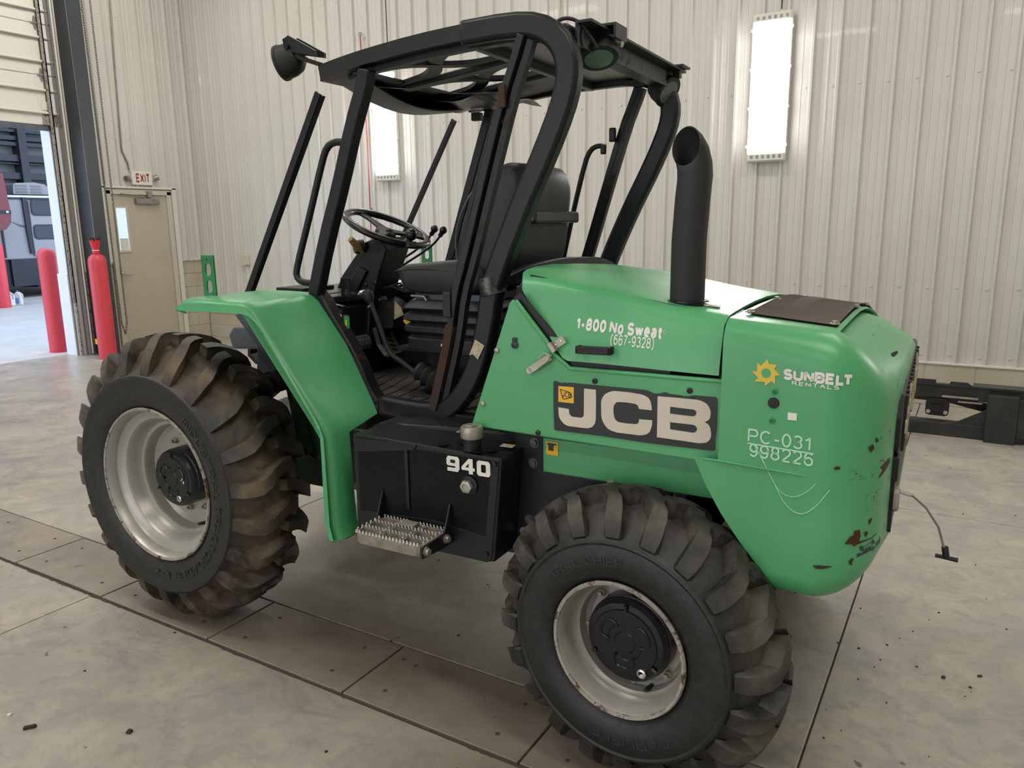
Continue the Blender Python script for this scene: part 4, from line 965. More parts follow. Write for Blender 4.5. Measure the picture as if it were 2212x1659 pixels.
# ------------------------------------------------------------------ front fenders (bent plate with a flange)
def fender(f, far):
    mb = MB(); TH = 0.008
    # stations along the bend, each (x, z, y_inner, flange drop direction)
    def q(x, y, z): return f((x, y, z))
    top = [(0.225, 1.345), (0.235, 1.375), (0.262, 1.389), (0.40, 1.390), (0.560, 1.387), (0.592, 1.380), (0.612, 1.360), (0.910, 0.985), (0.930, 0.952), (0.944, 0.925), (0.955, 0.60), (0.972, 0.556), (0.965, 0.548)]
    yin = [0.42, 0.42, 0.42, 0.42, 0.42, 0.42, 0.415, 0.315, 0.31, 0.13, 0.13, 0.13, 0.13]
    yo = [0.03, 0.022, 0.018, 0.015, 0.012, 0.016, 0.020, 0.022, 0.024, 0.022, 0.022, 0.024, 0.03]
    rows = [[q(x, yi, z) for (x, z), yi in zip(top, yin)]]
    rows.append([q(x, y + 0.035, z) for (x, z), y in zip(top, yo)])
    # rounded edge into the flange: inward normal of the bend in the xz plane
    nrm = []
    for i in range(len(top)):
        a = top[max(0, i - 1)]; b = top[min(len(top) - 1, i + 1)]; dx, dz = b[0] - a[0], b[1] - a[1]; L = math.hypot(dx, dz)
        nrm.append((-dz / L * -1 if False else dz / L, -dx / L))
    for s, t in ((0.012, 0.006), (0.002, 0.018), (0.0, 0.035)):
        rows.append([q(x + n[0] * t, y + s, z + n[1] * t) for (x, z), y, n in zip(top, yo, nrm)])
    dep = [0.02, 0.038, 0.040, 0.040, 0.052, 0.085, 0.085, 0.075, 0.070, 0.065, 0.055, 0.040, 0.036]
    FLG = [(0.249, 0, 1.353), (0.254, 0, 1.348), (0.298, 0, 1.348), (0.445, 0, 1.351), (0.588, 0, 1.351), (0.647, 0, 1.335), (0.689, 0, 1.3), (0.902, 0, 1.004), (0.921, 0, 0.973), (0.93, 0, 0.936), (0.926, 0, 0.62), (0.942, 0, 0.557), (0.964, 0, 0.554)]
    rows.append([q(x * 0.5 + g_[0] * 0.5, 0.004, z * 0.5 + g_[2] * 0.5) for i, ((x, z), n, g_) in enumerate(zip(top, nrm, FLG))])
    rows.append([q(g_[0], 0.002, g_[2]) for g_ in FLG])
    mb.grid(rows)
    o = mb.build('front_fender', M['green'], V, smooth=38)
    s_ = o.modifiers.new('thickness', 'SOLIDIFY'); s_.thickness = TH; s_.offset = -1 if not far else 1
    s_.offset = 0
    return o
fn = fender(lambda p: p, False); ff = fender(mir, True)
def slotted(x0, x1, z0, z1, y, th, holes, bm_name, mat, parent):
    """plate in the xz plane with round-ended holes, cut with a boolean-free strip layout"""
    mb = MB(); xm = (x0 + x1) / 2
    zs = sorted({z0, z1} | {h[0] for h in holes} | {h[1] for h in holes})
    for a, b in zip(zs[:-1], zs[1:]):
        hh = [h for h in holes if h[0] <= a + 1e-6 and h[1] >= b - 1e-6]
        if not hh: mb.bx(x0, x1, y, y + th, a, b); continue
        w_ = hh[0][2]; r = w_ / 2; n = 8
        prof = [(a, 0.001)] + [(a + r - r * math.cos(PI / 2 * k / n), r * math.sin(PI / 2 * k / n)) for k in range(1, n + 1)] + [(b - r + r * math.sin(PI / 2 * k / n), r * math.cos(PI / 2 * k / n)) for k in range(0, n)] + [(b, 0.001)]
        mb.prism([(x0, a)] + [(xm - h, z) for z, h in prof] + [(x0, b)], y, y + th)
        mb.prism([(x1, a)] + [(xm + h, z) for z, h in prof] + [(x1, b)], y, y + th)
    return mb.build(bm_name, mat, parent, smooth=0)
HB = [(1.402, 1.452, 0.030), (1.468, 1.518, 0.030), (1.527, 1.537, 0.010)]
slotted(0.222, 0.292, 1.385, 1.548, 0.150, 0.006, HB, 'lamp_bracket', M['green_dark'], V)
slotted(0.222, 0.292, 1.385, 1.548, 2 * YC - 0.156, 0.006, HB, 'lamp_bracket', M['green_dark'], V)

# ------------------------------------------------------------------ fuel tank with step
T0 = 0.04
tank = MB().prism([(1.052, 0.585), (1.048, 0.955), (1.632, 0.945), (1.598, 0.595)], T0 + 0.003, 0.365).bx(1.052, 1.602, T0 + 0.003, 0.19, 0.62, 0.94).build('fuel_tank', M['black_tank'], V, smooth=0, bevel=0.006)
MB().prism([(1.058, 0.04, 0.942)[::2], (1.054, 0.04, 0.892)[::2], (1.297, 0.04, 0.93)[::2], (1.311, 0.04, 0.948)[::2]], T0 - 0.002, T0 + 0.004).build('tank_lip', M['black_tank'], tank, smooth=0)
MB().prism([(1.596, 0.04, 0.936)[::2], (1.623, 0.04, 0.94)[::2], (1.587, 0.04, 0.598)[::2], (1.572, 0.04, 0.592)[::2], (1.046, 0.04, 0.588)[::2], (1.048, 0.04, 0.68)[::2], (1.375, 0.04, 0.697)[::2], (1.567, 0.04, 0.678)[::2]], T0, T0 + 0.006).build('tank_skirt', M['black_tank'], tank, smooth=0, bevel=0.001)
MB().bx(1.262, 1.274, T0 - 0.003, T0 + 0.003, 0.72, 0.93).build('tank_seam', M['black'], tank, smooth=0)
MB().prism([(1.040, 0.95), (1.052, 0.95), (1.062, 0.70), (1.052, 0.60), (1.040, 0.60)], 0.045, 0.20).bx(0.975, 1.05, 0.12, 0.14, 0.60, 0.94).build('tank_flange', M['black_rust'], tank, smooth=0)
cpz = ((1.528, 0.15, 0.955)[0] - 0.020, 0.068)
fc = MB().lathe([(0.029, 0), (0.029, 0.045)], (cpz[0], cpz[1], 0.952), 'z', 28).build('filler_neck', M['black'], tank)
MB().lathe([(0.034, 0.040), (0.036, 0.044), (0.036, 0.072), (0.033, 0.078), (0, 0.079)], (cpz[0], cpz[1], 0.952), 'z', 32).lathe([(0.020, 0.079), (0.020, 0.083), (0, 0.084)], (cpz[0], cpz[1], 0.952), 'z', 6).build('filler_cap', M['zinc'], fc)
MB().tube([(cpz[0] - 0.045, cpz[1], 1.005), (cpz[0] - 0.062, cpz[1] + 0.01, 1.000), (cpz[0] - 0.060, cpz[1] + 0.03, 1.000), (cpz[0] - 0.04, cpz[1] + 0.03, 1.004)], 0.003, 6).build('cap_ring', M['zinc'], fc)
pz = (1.508, 0.036, 0.84)
pg = MB().lathe([(0.030, 0.002), (0.030, -0.004), (0.02, -0.006)], (pz[0] + 0.004, T0, pz[2] + 0.003), n=24).build('plug_boss', M['black'], tank)
MB().lathe([(0.0215, -0.004), (0.0215, -0.018), (0.017, -0.020), (0.0125, -0.020), (0.012, -0.016), (0, -0.016)], (pz[0], T0, pz[2]), n=6).build('hex_plug', M['zinc'], pg)
for q in ((1.608, 0.037, 0.926), (1.571, 0.037, 0.62)): MB().lathe([(0.008, 0), (0.008, -0.004), (0, -0.005)], q, n=8).build('rivet', M['black'], tank)
for q in ((1.395, 0.074, 0.956), (1.444, 0.123, 0.956), (1.568, 0.09, 0.956), (1.536, 0.051, 0.956)):
    MB().lathe([(0.020, 0), (0.020, 0.0008), (0, 0.0008)], (q[0], q[1], 0.9555), 'z', 20).build('oil_mark', M['black_gloss'], tank)
q = (1.595, 0.145, 0.956)
MB().box((q[0], q[1], 0.9565), (0.045, 0.030, 0.0012), rotm(0, 0, 0.1)).build('warning_label', M['white'], tank, smooth=0)
MB().box((q[0] + 0.008, q[1] + 0.008, 0.9573), (0.028, 0.012, 0.0008), rotm(0, 0, 0.1)).build('warning_label', M['yellow'], tank, smooth=0)
# wide block numerals
A940, B940 = (1.428, 0.036, 0.929), (1.591, 0.036, 0.884)
def num_place(u, v): return (u, T0 - 0.0012, v)
def blockglyph(polys, x0, w_, z0, h, mb, y, sh=0.0):
    for poly in polys: mb.prism([(x0 + p[0] * w_ + sh * p[1], z0 + p[1] * h) for p in poly], y, y + 0.001)
GL = {
 '9': [[(0, .45), (0, .82), (.12, 1), (.88, 1), (1, .82), (1, .2), (.86, 0), (.06, 0), (.06, .24), (.66, .24), (.68, .32), (.68, .36), (.10, .36)], ],
 '4': [[(.0, .22), (.0, .42), (.55, 1), (.86, 1), (.86, .42), (1, .42), (1, .22), (.86, .22), (.86, 0), (.55, 0), (.55, .22)]],
 '0': [[(0, .15), (0, .85), (.12, 1), (.5, 1), (.5, .76), (.36, .76), (.32, .70), (.32, .30), (.36, .24), (.5, .24), (.5, 0), (.12, 0)], [(.5, 0), (.5, .24), (.64, .24), (.68, .30), (.68, .70), (.64, .76), (.5, .76), (.5, 1), (.88, 1), (1, .85), (1, .15), (.88, 0)]]}
GLH = {'9': [[(.30, .58), (.30, .74), (.34, .78), (.64, .78), (.68, .74), (.68, .60), (.64, .56), (.34, .56)]], '4': [[(.30, .42), (.55, .70), (.55, .42)]], '0': []}
mb = MB(); mh = MB(); zb = (1.426, 0.036, 0.88)[2]; hh = 0.050; x = A940[0]; W9 = (B940[0] - A940[0] - 0.016) / 3
for ch in '940':
    blockglyph(GL[ch], x, W9, zb, hh, mb, T0 - 0.0015); blockglyph(GLH[ch], x, W9, zb, hh, mh, T0 - 0.002); x += W9 + 0.008
mn = mb.build('model_number', M['white'], tank, smooth=0)
mh.build('number_counter', M['black_tank'], mn, smooth=0)

sx0, sx1, sz = 1.165, 1.432, 0.645
st = empty('step', parent=V)
st = MB().ring_prism([], [], 0, 1) if False else None
def step():
    y0, y1 = -0.125, 0.028; h = 0.034; t = 0.006
    mb = MB(); outer = rrect(sx0, sx1, y0, y1, 0.03, 4); inner = rrect(sx0 + t, sx1 - t, y0 + t, y1 - t, 0.025, 4)
    n = len(outer); vs = [(p[0], p[1], z) for z in (sz, sz + h) for lp in (outer, inner) for p in lp]; fs = []
    for i in range(n):
        j = (i + 1) % n
        fs += [(i, j, n + j, n + i), (2 * n + j, 2 * n + i, 3 * n + i, 3 * n + j), (j, i, 2 * n + i, 2 * n + j), (n + i, n + j, 3 * n + j, 3 * n + i)]
    mb.add(vs, fs)
    o = mb.build('step', M['step'], V, smooth=0)
    for k in (1, 2):
        y = y0 + (y1 - y0) * k / 3
        MB().bx(sx0 + 0.004, sx1 - 0.004, y - 0.003, y + 0.003, sz, sz + h).build('step_rib', M['step'], o, smooth=0)
    for k in (1, 2):
        x = sx0 + (sx1 - sx0) * k / 3 + 0.006
        MB().bx(x - 0.003, x + 0.003, y0 + 0.004, y1 - 0.004, sz, sz + h).build('step_rib', M['step'], o, smooth=0)
    mb = MB()
    for k in range(19):
        x = sx0 + 0.012 + (sx1 - sx0 - 0.024) * k / 18
        for j in range(4):
            y = y0 + 0.003 + (y1 - y0 - 0.006) * j / 3
            if j == 3 and 7 < k < 11: continue
            mb.lathe([(0.0042, 0), (0.0028, 0.008), (0.0012, 0.011), (0, 0.0115)], (x, y, sz + h), 'z', 6)
    for k in range(1, 7):
        y = y0 + (y1 - y0) * k / 7
        for x in (sx0 + 0.003, sx1 - 0.003, sx0 + (sx1 - sx0) / 3 + 0.006, sx0 + (sx1 - sx0) * 2 / 3 + 0.006): mb.lathe([(0.0042, 0), (0.0028, 0.008), (0.0012, 0.011), (0, 0.0115)], (x, y, sz + h), 'z', 6)
    mb.build('grip_teeth', M['chrome'], o, smooth=0, kind='stuff')
    MB().box((1.288, 0.008, sz + h + 0.004), (0.065, 0.034, 0.006), rotm(0.12, 0, 0)).build('maker_plate', M['step'], o, smooth=0, bevel=0.001)
    b = MB().prism([(-0.125, sz - 0.004), (-0.125, sz + 0.03), (0.0, sz + 0.035), (0.037, sz + 0.12), (0.040, sz + 0.12), (0.040, sz - 0.012), (-0.02, sz - 0.012)], sx1 + 0.001, sx1 + 0.007, 'yz').build('step_bracket', M['black'], o, smooth=0)
    MB().prism([(-0.10, sz - 0.004), (-0.10, sz + 0.03), (0.0, sz + 0.035), (0.037, sz + 0.12), (0.040, sz + 0.12), (0.040, sz - 0.012), (-0.02, sz - 0.012)], sx0 - 0.007, sx0 - 0.001, 'yz').build('step_bracket', M['black'], o, smooth=0)
    bx_ = MB().lathe([(0.016, 0), (0.016, 0.003), (0.011, 0.004), (0.011, 0.013), (0, 0.014)], (0, 0, 0), 'x', 12).mesh('step_bolt', M['zinc'], 30)
    ref(bx_, 'step_bolt', o, (sx1 + 0.007, -0.105, sz + 0.014)); ref(bx_, 'step_bolt', o, (sx1 + 0.007, 0.006, sz + 0.014))
    return o
bpy.data.objects.remove(bpy.data.objects['step'])
step()
both(lambda f: MB().bx(1.10, 1.62, f((0, 1.42 - 0.0, 0))[1] if False else f((0, T0 + 0.33, 0))[1], f((0, T0 + 0.30, 0))[1], 0.62, 0.93), 'tank_backing', M['black'], smooth=0)
MB().prism([(1.052, 0.585), (1.048, 0.955), (1.632, 0.945), (1.598, 0.595)], 2 * YC - 0.365, 2 * YC - T0).build('hydraulic_tank', M['black_tank'], V, smooth=0, bevel=0.006)

# ------------------------------------------------------------------ engine side panels and hood
YP = 0.10
PAN = [(1.486, 0.1, 1.02)[::2], (1.632, 0.1, 1.42)[::2], (1.643, 0.1, 1.431)[::2], (1.653, 0.1, 1.427)[::2], (1.756, 0.1, 1.31)[::2], (1.779, 0.1, 1.274)[::2], (1.81, 0.1, 1.252)[::2], (1.835, 0.1, 1.234)[::2], (2.282, 0.1, 1.235)[::2], (2.282, 0.1, 1.006)[::2]]
PAN = [(x_, z_) for x_, z_ in PAN]
sp = MB().prism(PAN, YP, YP + 0.012).build('side_panel', M['green'], V, smooth=0, bevel=0.004)
sp2 = MB().prism([(x_, min(z_, 1.30)) for x_, z_ in PAN], 2 * YC - YP - 0.012, 2 * YC - YP).build('side_panel', M['green'], V, smooth=0, bevel=0.004)
# rolled top edge of the panel and the dark gap strip behind it
top_edge = [PAN[3], PAN[4], PAN[5], PAN[6], PAN[7], PAN[8]]
MB().tube([(x_, YP + 0.004, z_) for x_, z_ in top_edge], 0.007, 8).build('panel_rolled_edge', M['green'], sp)
MB().prism([(PAN[0][0] + 0.05, 0.985)] + [(x_ - 0.0, z_) for x_, z_ in PAN[1:3]] + [(1.66, 1.50), (2.27, 1.40), (2.27, 0.985)], YP + 0.085, YP + 0.095).build('engine_bay_wall', M['black'], V, smooth=0)
MB().rtube([(PAN[3][0] - 0.004, YP + 0.018, PAN[3][1] + 0.012), (PAN[4][0] + 0.012, YP + 0.018, PAN[4][1] + 0.01), (PAN[5][0] + 0.014, YP + 0.018, PAN[5][1] + 0.014), (PAN[7][0], YP + 0.018, PAN[7][1] + 0.018), (PAN[8][0] - 0.15, YP + 0.018, PAN[8][1] + 0.016)], 0.034, 0.006).build('seal_strip', M['black_rust'], V, smooth=0)
for q in ((1.914, 0.098, 1.205), (2.193, 0.098, 1.203), (1.728, 0.098, 1.027)): MB().lathe([(0.0085, 0), (0.0075, -0.003), (0.004, -0.004), (0.0, -0.002)], q, n=16).build('panel_fastener', M['black_gloss'], sp)
for q in ((1.587, 0.098, 1.272), (1.533, 0.098, 1.098)): MB().lathe([(0.0085, 0), (0.0085, -0.003), (0.006, -0.005), (0, -0.006)], q, n=12).build('panel_bolt', M['zinc'], sp)
q = (1.651, 0.098, 1.294); MB().lathe([(0.012, 0), (0.012, -0.004), (0, -0.005)], q, n=6).bx(q[0] - 0.007, q[0] + 0.007, q[1] - 0.005, q[1], q[2] + 0.008, q[2] + 0.022).build('latch_keeper', M['black_gloss'], sp)
# maker's badge on the panel
bd = MB().prism([(1.781, 1.19), (1.784, 1.194), (1.793, 1.194), (1.796, 1.187), (1.8, 1.192), (1.803, 1.185), (1.806, 1.192), (1.813, 1.187), (1.815, 1.193), (1.822, 1.19), (1.833, 1.193), (1.883, 1.193), (1.938, 1.193), (2.005, 1.193), (2.071, 1.193), (2.084, 1.188), (2.095, 1.185), (2.108, 1.187), (2.124, 1.192), (2.14, 1.188), (2.161, 1.188), (2.179, 1.186), (2.189, 1.187), (2.207, 1.191), (2.262, 1.192), (2.267, 1.19), (2.269, 1.185), (2.271, 1.114), (2.268, 1.068), (2.269, 1.046), (2.264, 1.042), (2.077, 1.04), (1.937, 1.043), (1.793, 1.042), (1.784, 1.044), (1.783, 1.051), (1.781, 1.114)], 0.0975, 0.0995).build('badge', M['decal'], sp, smooth=0)
def letter(pts, holes=()):
    o = MB().prism(pts, 0.0962, 0.0976).build('badge_letter', M['cream'], bd, smooth=0)
    for h in holes: MB().prism(h, 0.0955, 0.0965).build('letter_counter', M['decal'], bd, smooth=0)
letter([(1.881, 1.18), (1.918, 1.18), (1.919, 1.156), (1.919, 1.093), (1.917, 1.081), (1.913, 1.073), (1.907, 1.067), (1.899, 1.063), (1.888, 1.061), (1.861, 1.061), (1.834, 1.061), (1.823, 1.063), (1.814, 1.068), (1.806, 1.076), (1.801, 1.084), (1.799, 1.092), (1.798, 1.115), (1.832, 1.113), (1.833, 1.104), (1.834, 1.099), (1.838, 1.094), (1.844, 1.091), (1.858, 1.091), (1.871, 1.091), (1.876, 1.093), (1.88, 1.097), (1.881, 1.104), (1.881, 1.125)])
letter([(2.088, 1.137), (2.087, 1.149), (2.085, 1.158), (2.081, 1.167), (2.075, 1.173), (2.066, 1.177), (2.053, 1.18), (2.02, 1.182), (1.984, 1.182), (1.97, 1.181), (1.957, 1.176), (1.947, 1.17), (1.94, 1.161), (1.936, 1.151), (1.935, 1.139), (1.936, 1.106), (1.938, 1.095), (1.942, 1.086), (1.949, 1.076), (1.957, 1.068), (1.969, 1.063), (1.986, 1.06), (2.02, 1.06), (2.053, 1.06), (2.065, 1.062), (2.075, 1.066), (2.083, 1.073), (2.087, 1.083), (2.09, 1.096), (2.09, 1.108), (2.051, 1.107), (2.051, 1.101), (2.049, 1.095), (2.044, 1.092), (2.036, 1.091), (2.013, 1.09), (1.994, 1.091), (1.987, 1.092), (1.98, 1.097), (1.976, 1.105), (1.974, 1.115), (1.973, 1.13), (1.975, 1.139), (1.978, 1.145), (1.984, 1.15), (1.993, 1.151), (2.012, 1.152), (2.032, 1.151), (2.041, 1.15), (2.047, 1.146), (2.049, 1.141), (2.05, 1.137)])
letter([(2.104, 1.179), (2.154, 1.18), (2.215, 1.18), (2.227, 1.178), (2.237, 1.174), (2.245, 1.168), (2.25, 1.16), (2.253, 1.151), (2.253, 1.142), (2.252, 1.133), (2.248, 1.127), (2.243, 1.123), (2.237, 1.12), (2.243, 1.118), (2.249, 1.114), (2.254, 1.105), (2.256, 1.095), (2.257, 1.085), (2.255, 1.075), (2.25, 1.068), (2.244, 1.063), (2.235, 1.061), (2.225, 1.059), (2.171, 1.06), (2.105, 1.061)], ([(2.141, 1.153), (2.204, 1.152), (2.21, 1.151), (2.214, 1.147), (2.214, 1.141), (2.212, 1.136), (2.205, 1.133), (2.141, 1.134)], [(2.142, 1.109), (2.207, 1.109), (2.213, 1.107), (2.217, 1.102), (2.218, 1.096), (2.214, 1.09), (2.208, 1.087), (2.143, 1.089)]))
yb = MB().prism([(1.798, 1.18), (1.848, 1.181), (1.848, 1.132), (1.798, 1.132)], 0.0962, 0.0976).build('badge_square', M['yellow'], bd, smooth=0)
def outline(pts, w_, y, name, mat, par):
    P = [(p[0], y, p[1]) for p in pts]; P.append(P[0]); return MB().rtube(P, w_, 0.0008).build(name, mat, par, smooth=0)
outline([(1.804, 1.171), (1.832, 1.165), (1.839, 1.162), (1.842, 1.152), (1.839, 1.149), (1.816, 1.142), (1.813, 1.144)], 0.0022, 0.0958, 'badge_outline', M['decal'], bd)
EM = [(1.812, 1.164), (1.839, 1.148)]
lettering('badge_small_letters', 'JCB', M['decal'], bd, EM[0][0], EM[1][0], EM[1][1] + 0.001, EM[0][1] + 0.0005, lambda u, v: (u, 0.0957, v), bold=0.02)

# hood: side wall, tight shoulder and gently crowned top
CREST = [(1.40, 1.500), (1.62, 1.507), (1.74, 1.497), (1.90, 1.474), (2.07, 1.440), (2.285, 1.408)]
def crown(y): return 0.11 * max(0.0, y - 0.55) ** 2
def yh(z): return YP + 0.05 * min(1.0, max(0.0, (z - 1.22) / 0.19)) ** 1.6
def crest(x):
    for a, b in zip(CREST[:-1], CREST[1:]):
        if x <= b[0]: return a[1] + (b[1] - a[1]) * (x - a[0]) / (b[0] - a[0])
    return CREST[-1][1]
HF = [(1.825, 0.1, 1.257), (1.805, 0.1, 1.266), (1.787, 0.1, 1.289), (1.726, 0.1, 1.364), (1.661, 0.1, 1.441), (1.652, 0.1, 1.458)]   # slanted front edge, bottom to top
def hood():
    cols = 15; rows = []
    XB = 2.270; zr = (2.282, 0.1, 1.25)[2]; zl = HF[0][2]
    # side rows follow the slanted front edge
    for k in range(7):
        t = k / 6; i = t * (len(HF) - 1); a = int(min(i, len(HF) - 2)); fr = i - a
        x0 = HF[a][0] + (HF[a + 1][0] - HF[a][0]) * fr; z0 = HF[a][2] + (HF[a + 1][2] - HF[a][2]) * fr
        row = []
        for c in range(cols):
            s_ = c / (cols - 1); x = x0 + (XB - x0) * s_
            ztop = crest(x) - 0.030; zbot = zl + (zr - zl) * (x - HF[0][0]) / (XB - HF[0][0])
            if x < HF[0][0]: zbot = z0
            zf = z0 + (zbot + (ztop - zbot) * t - z0) * min(1, s_ * 1.6) if c else z0
            row.append((x, yh(zf), zf))
        rows.append(row)
    for (y, dz, xf) in ((0.158, 0.022, 1.648), (0.172, 0.015, 1.640), (0.195, 0.011, 1.628), (0.24, 0.008, 1.605), (0.35, 0.004, 1.56), (0.5, 0.001, 1.515), (0.7, 0, 1.485), (0.89, 0, 1.475), (1.08, 0, 1.485), (1.28, 0, 1.515), (1.43, 0.004, 1.56), (1.54, 0.008, 1.59), (1.585, 0.014, 1.605), (1.61, 0.022, 1.612), (1.63, 0.04, 1.622)):
        rows.append([(xf + (XB - xf) * c / (cols - 1), y, crest(xf + (XB - xf) * c / (cols - 1)) - dz - crown(y)) for c in range(cols)])
    zt = [p[2] for p in rows[-1]]
    for r in rows[:7][::-1]:
        rows.append([(p[0], 2 * YC - p[1], min(p[2], zt[i] - 0.02)) for i, p in enumerate(r)])
    full = rows
    mb = MB().grid(full)
    o = mb.build('hood', M['green'], V, smooth=50)
    s_ = o.modifiers.new('thickness', 'SOLIDIFY'); s_.thickness = 0.008; s_.offset = 0
    return o
hd = hood()
def bar_handle():
    a, b = (1.866, 0.08, 1.297), (1.967, 0.08, 1.299)
    pts = [(a[0], YP, a[2]), (a[0] + 0.004, YP - 0.022, a[2]), (a[0] + 0.018, YP - 0.026, a[2]), (b[0] - 0.018, YP - 0.026, b[2]), (b[0] - 0.004, YP - 0.022, b[2]), (b[0], YP, b[2])]
    return MB().rtube(pts, 0.022, 0.010, (0, 0, 1)).build('hood_handle', M['black_matte'], hd, smooth=0, bevel=0.003)
def bar_handle2():
    a, b = (1.862, 0.08, 1.297), (1.972, 0.08, 1.299); dz = (b[2] - a[2])
    mb = MB(); mb.prism([(a[0], a[2] - 0.0115), (b[0], b[2] - 0.0115), (b[0], b[2] + 0.0115), (a[0], a[2] + 0.0115)], YP - 0.028, YP - 0.016)
    for p in (a, b): 
        s_ = 0.012 if p is a else -0.012; mb.bx(min(p[0], p[0] + s_), max(p[0], p[0] + s_), YP - 0.028, YP, p[2] - 0.0115, p[2] + 0.0115)
    return mb.build('hood_handle', M['black_matte'], hd, smooth=0, bevel=0.003)
bar_handle2()
# latch keeper on the hood and over-centre latch on the panel
def obox(cen, L, Wd, T, ang, y0):
    ca, sa = math.cos(ang), math.sin(ang)
    return [(cen[0] + u * ca - v * sa, cen[2] + u * sa + v * ca) for u, v in ((-L / 2, -Wd / 2), (L / 2, -Wd / 2), (L / 2, Wd / 2), (-L / 2, Wd / 2))]
c1 = (1.798, 0.095, 1.309)
lk = MB().prism(obox(c1, 0.046, 0.024, 0, 0.62, 0), YP - 0.006, YP - 0.003).build('latch_plate', M['zinc'], hd, smooth=0, bevel=0.001)
c1b = (1.783, 0.09, 1.297); MB().prism(obox(c1b, 0.012, 0.030, 0, 0.62, 0), YP - 0.022, YP - 0.004).build('latch_lip', M['zinc'], lk, smooth=0)
for q in ((1.791, 0.094, 1.304), (1.808, 0.094, 1.316)): MB().lathe([(0.0035, 0), (0.003, -0.003), (0, -0.0035)], (q[0], YP - 0.006, q[2]), n=8).build('rivet', M['chrome'], lk)
c2 = (1.742, 0.085, 1.245)
lt = MB().prism(obox(c2, 0.085, 0.021, 0, 0.60, 0), YP - 0.018, YP - 0.013).lathe([(0.0105, 0), (0.0105, 0.005)], (c2[0] - 0.0425 * math.cos(0.6), YP - 0.018, c2[2] - 0.0425 * math.sin(0.6)), n=16).build('toggle_latch', M['zinc'], sp, smooth=0, bevel=0.001)
MB().prism(obox((1.758, 0.09, 1.256), 0.035, 0.017, 0, 0.60, 0), YP - 0.013, YP).build('latch_base', M['zinc'], lt, smooth=0)
c3 = (1.76, 0.08, 1.259)
MB().tube([(c3[0] - 0.02, YP - 0.02, c3[2] - 0.026), (c3[0] + 0.012, YP - 0.022, c3[2] + 0.0), (c3[0] + 0.022, YP - 0.02, c3[2] + 0.014), (c3[0] + 0.0, YP - 0.02, c3[2] + 0.020), (c3[0] - 0.022, YP - 0.02, c3[2] + 0.002)], 0.0022, 6).build('latch_wire', M['chrome'], lt)
# phone lettering
TA, TB, TC, TD = (1.84, 0.098, 1.351), (2.102, 0.098, 1.336), (1.84, 0.098, 1.377), (2.101, 0.098, 1.363)
def slant(p0, p1, h, y):
    """place text between two baseline ends"""
    return lambda u, v: (p0[0] + (p1[0] - p0[0]) * u, yh(p0[2] + (p1[2] - p0[2]) * u + h * v) - 0.0052, p0[2] + (p1[2] - p0[2]) * u + h * v)
lettering('phone_lettering', '1-800 No Sweat', M['white'], hd, 0, 1, 0, 1, slant((1.843, 0.096, 1.348), (2.102, 0.096, 1.336), 0.036, 0.0955), bold=0.045)
lettering('phone_lettering', '(667-9328)', M['white'], hd, 0, 1, 0, 1, slant((1.954, 0.096, 1.313), (2.084, 0.096, 1.308), 0.030, 0.0955), bold=0.004)
q = (2.11, 0.096, 1.356)
MB().ring_prism([(q[0] + 0.005 * math.cos(a * PI / 6), q[2] + 0.005 * math.sin(a * PI / 6)) for a in range(12)], [(q[0] + 0.004 * math.cos(a * PI / 6), q[2] + 0.004 * math.sin(a * PI / 6)) for a in range(12)], yh(q[2]) - 0.0058, yh(q[2]) - 0.0050).build('registered_mark', M['white'], hd, smooth=0)

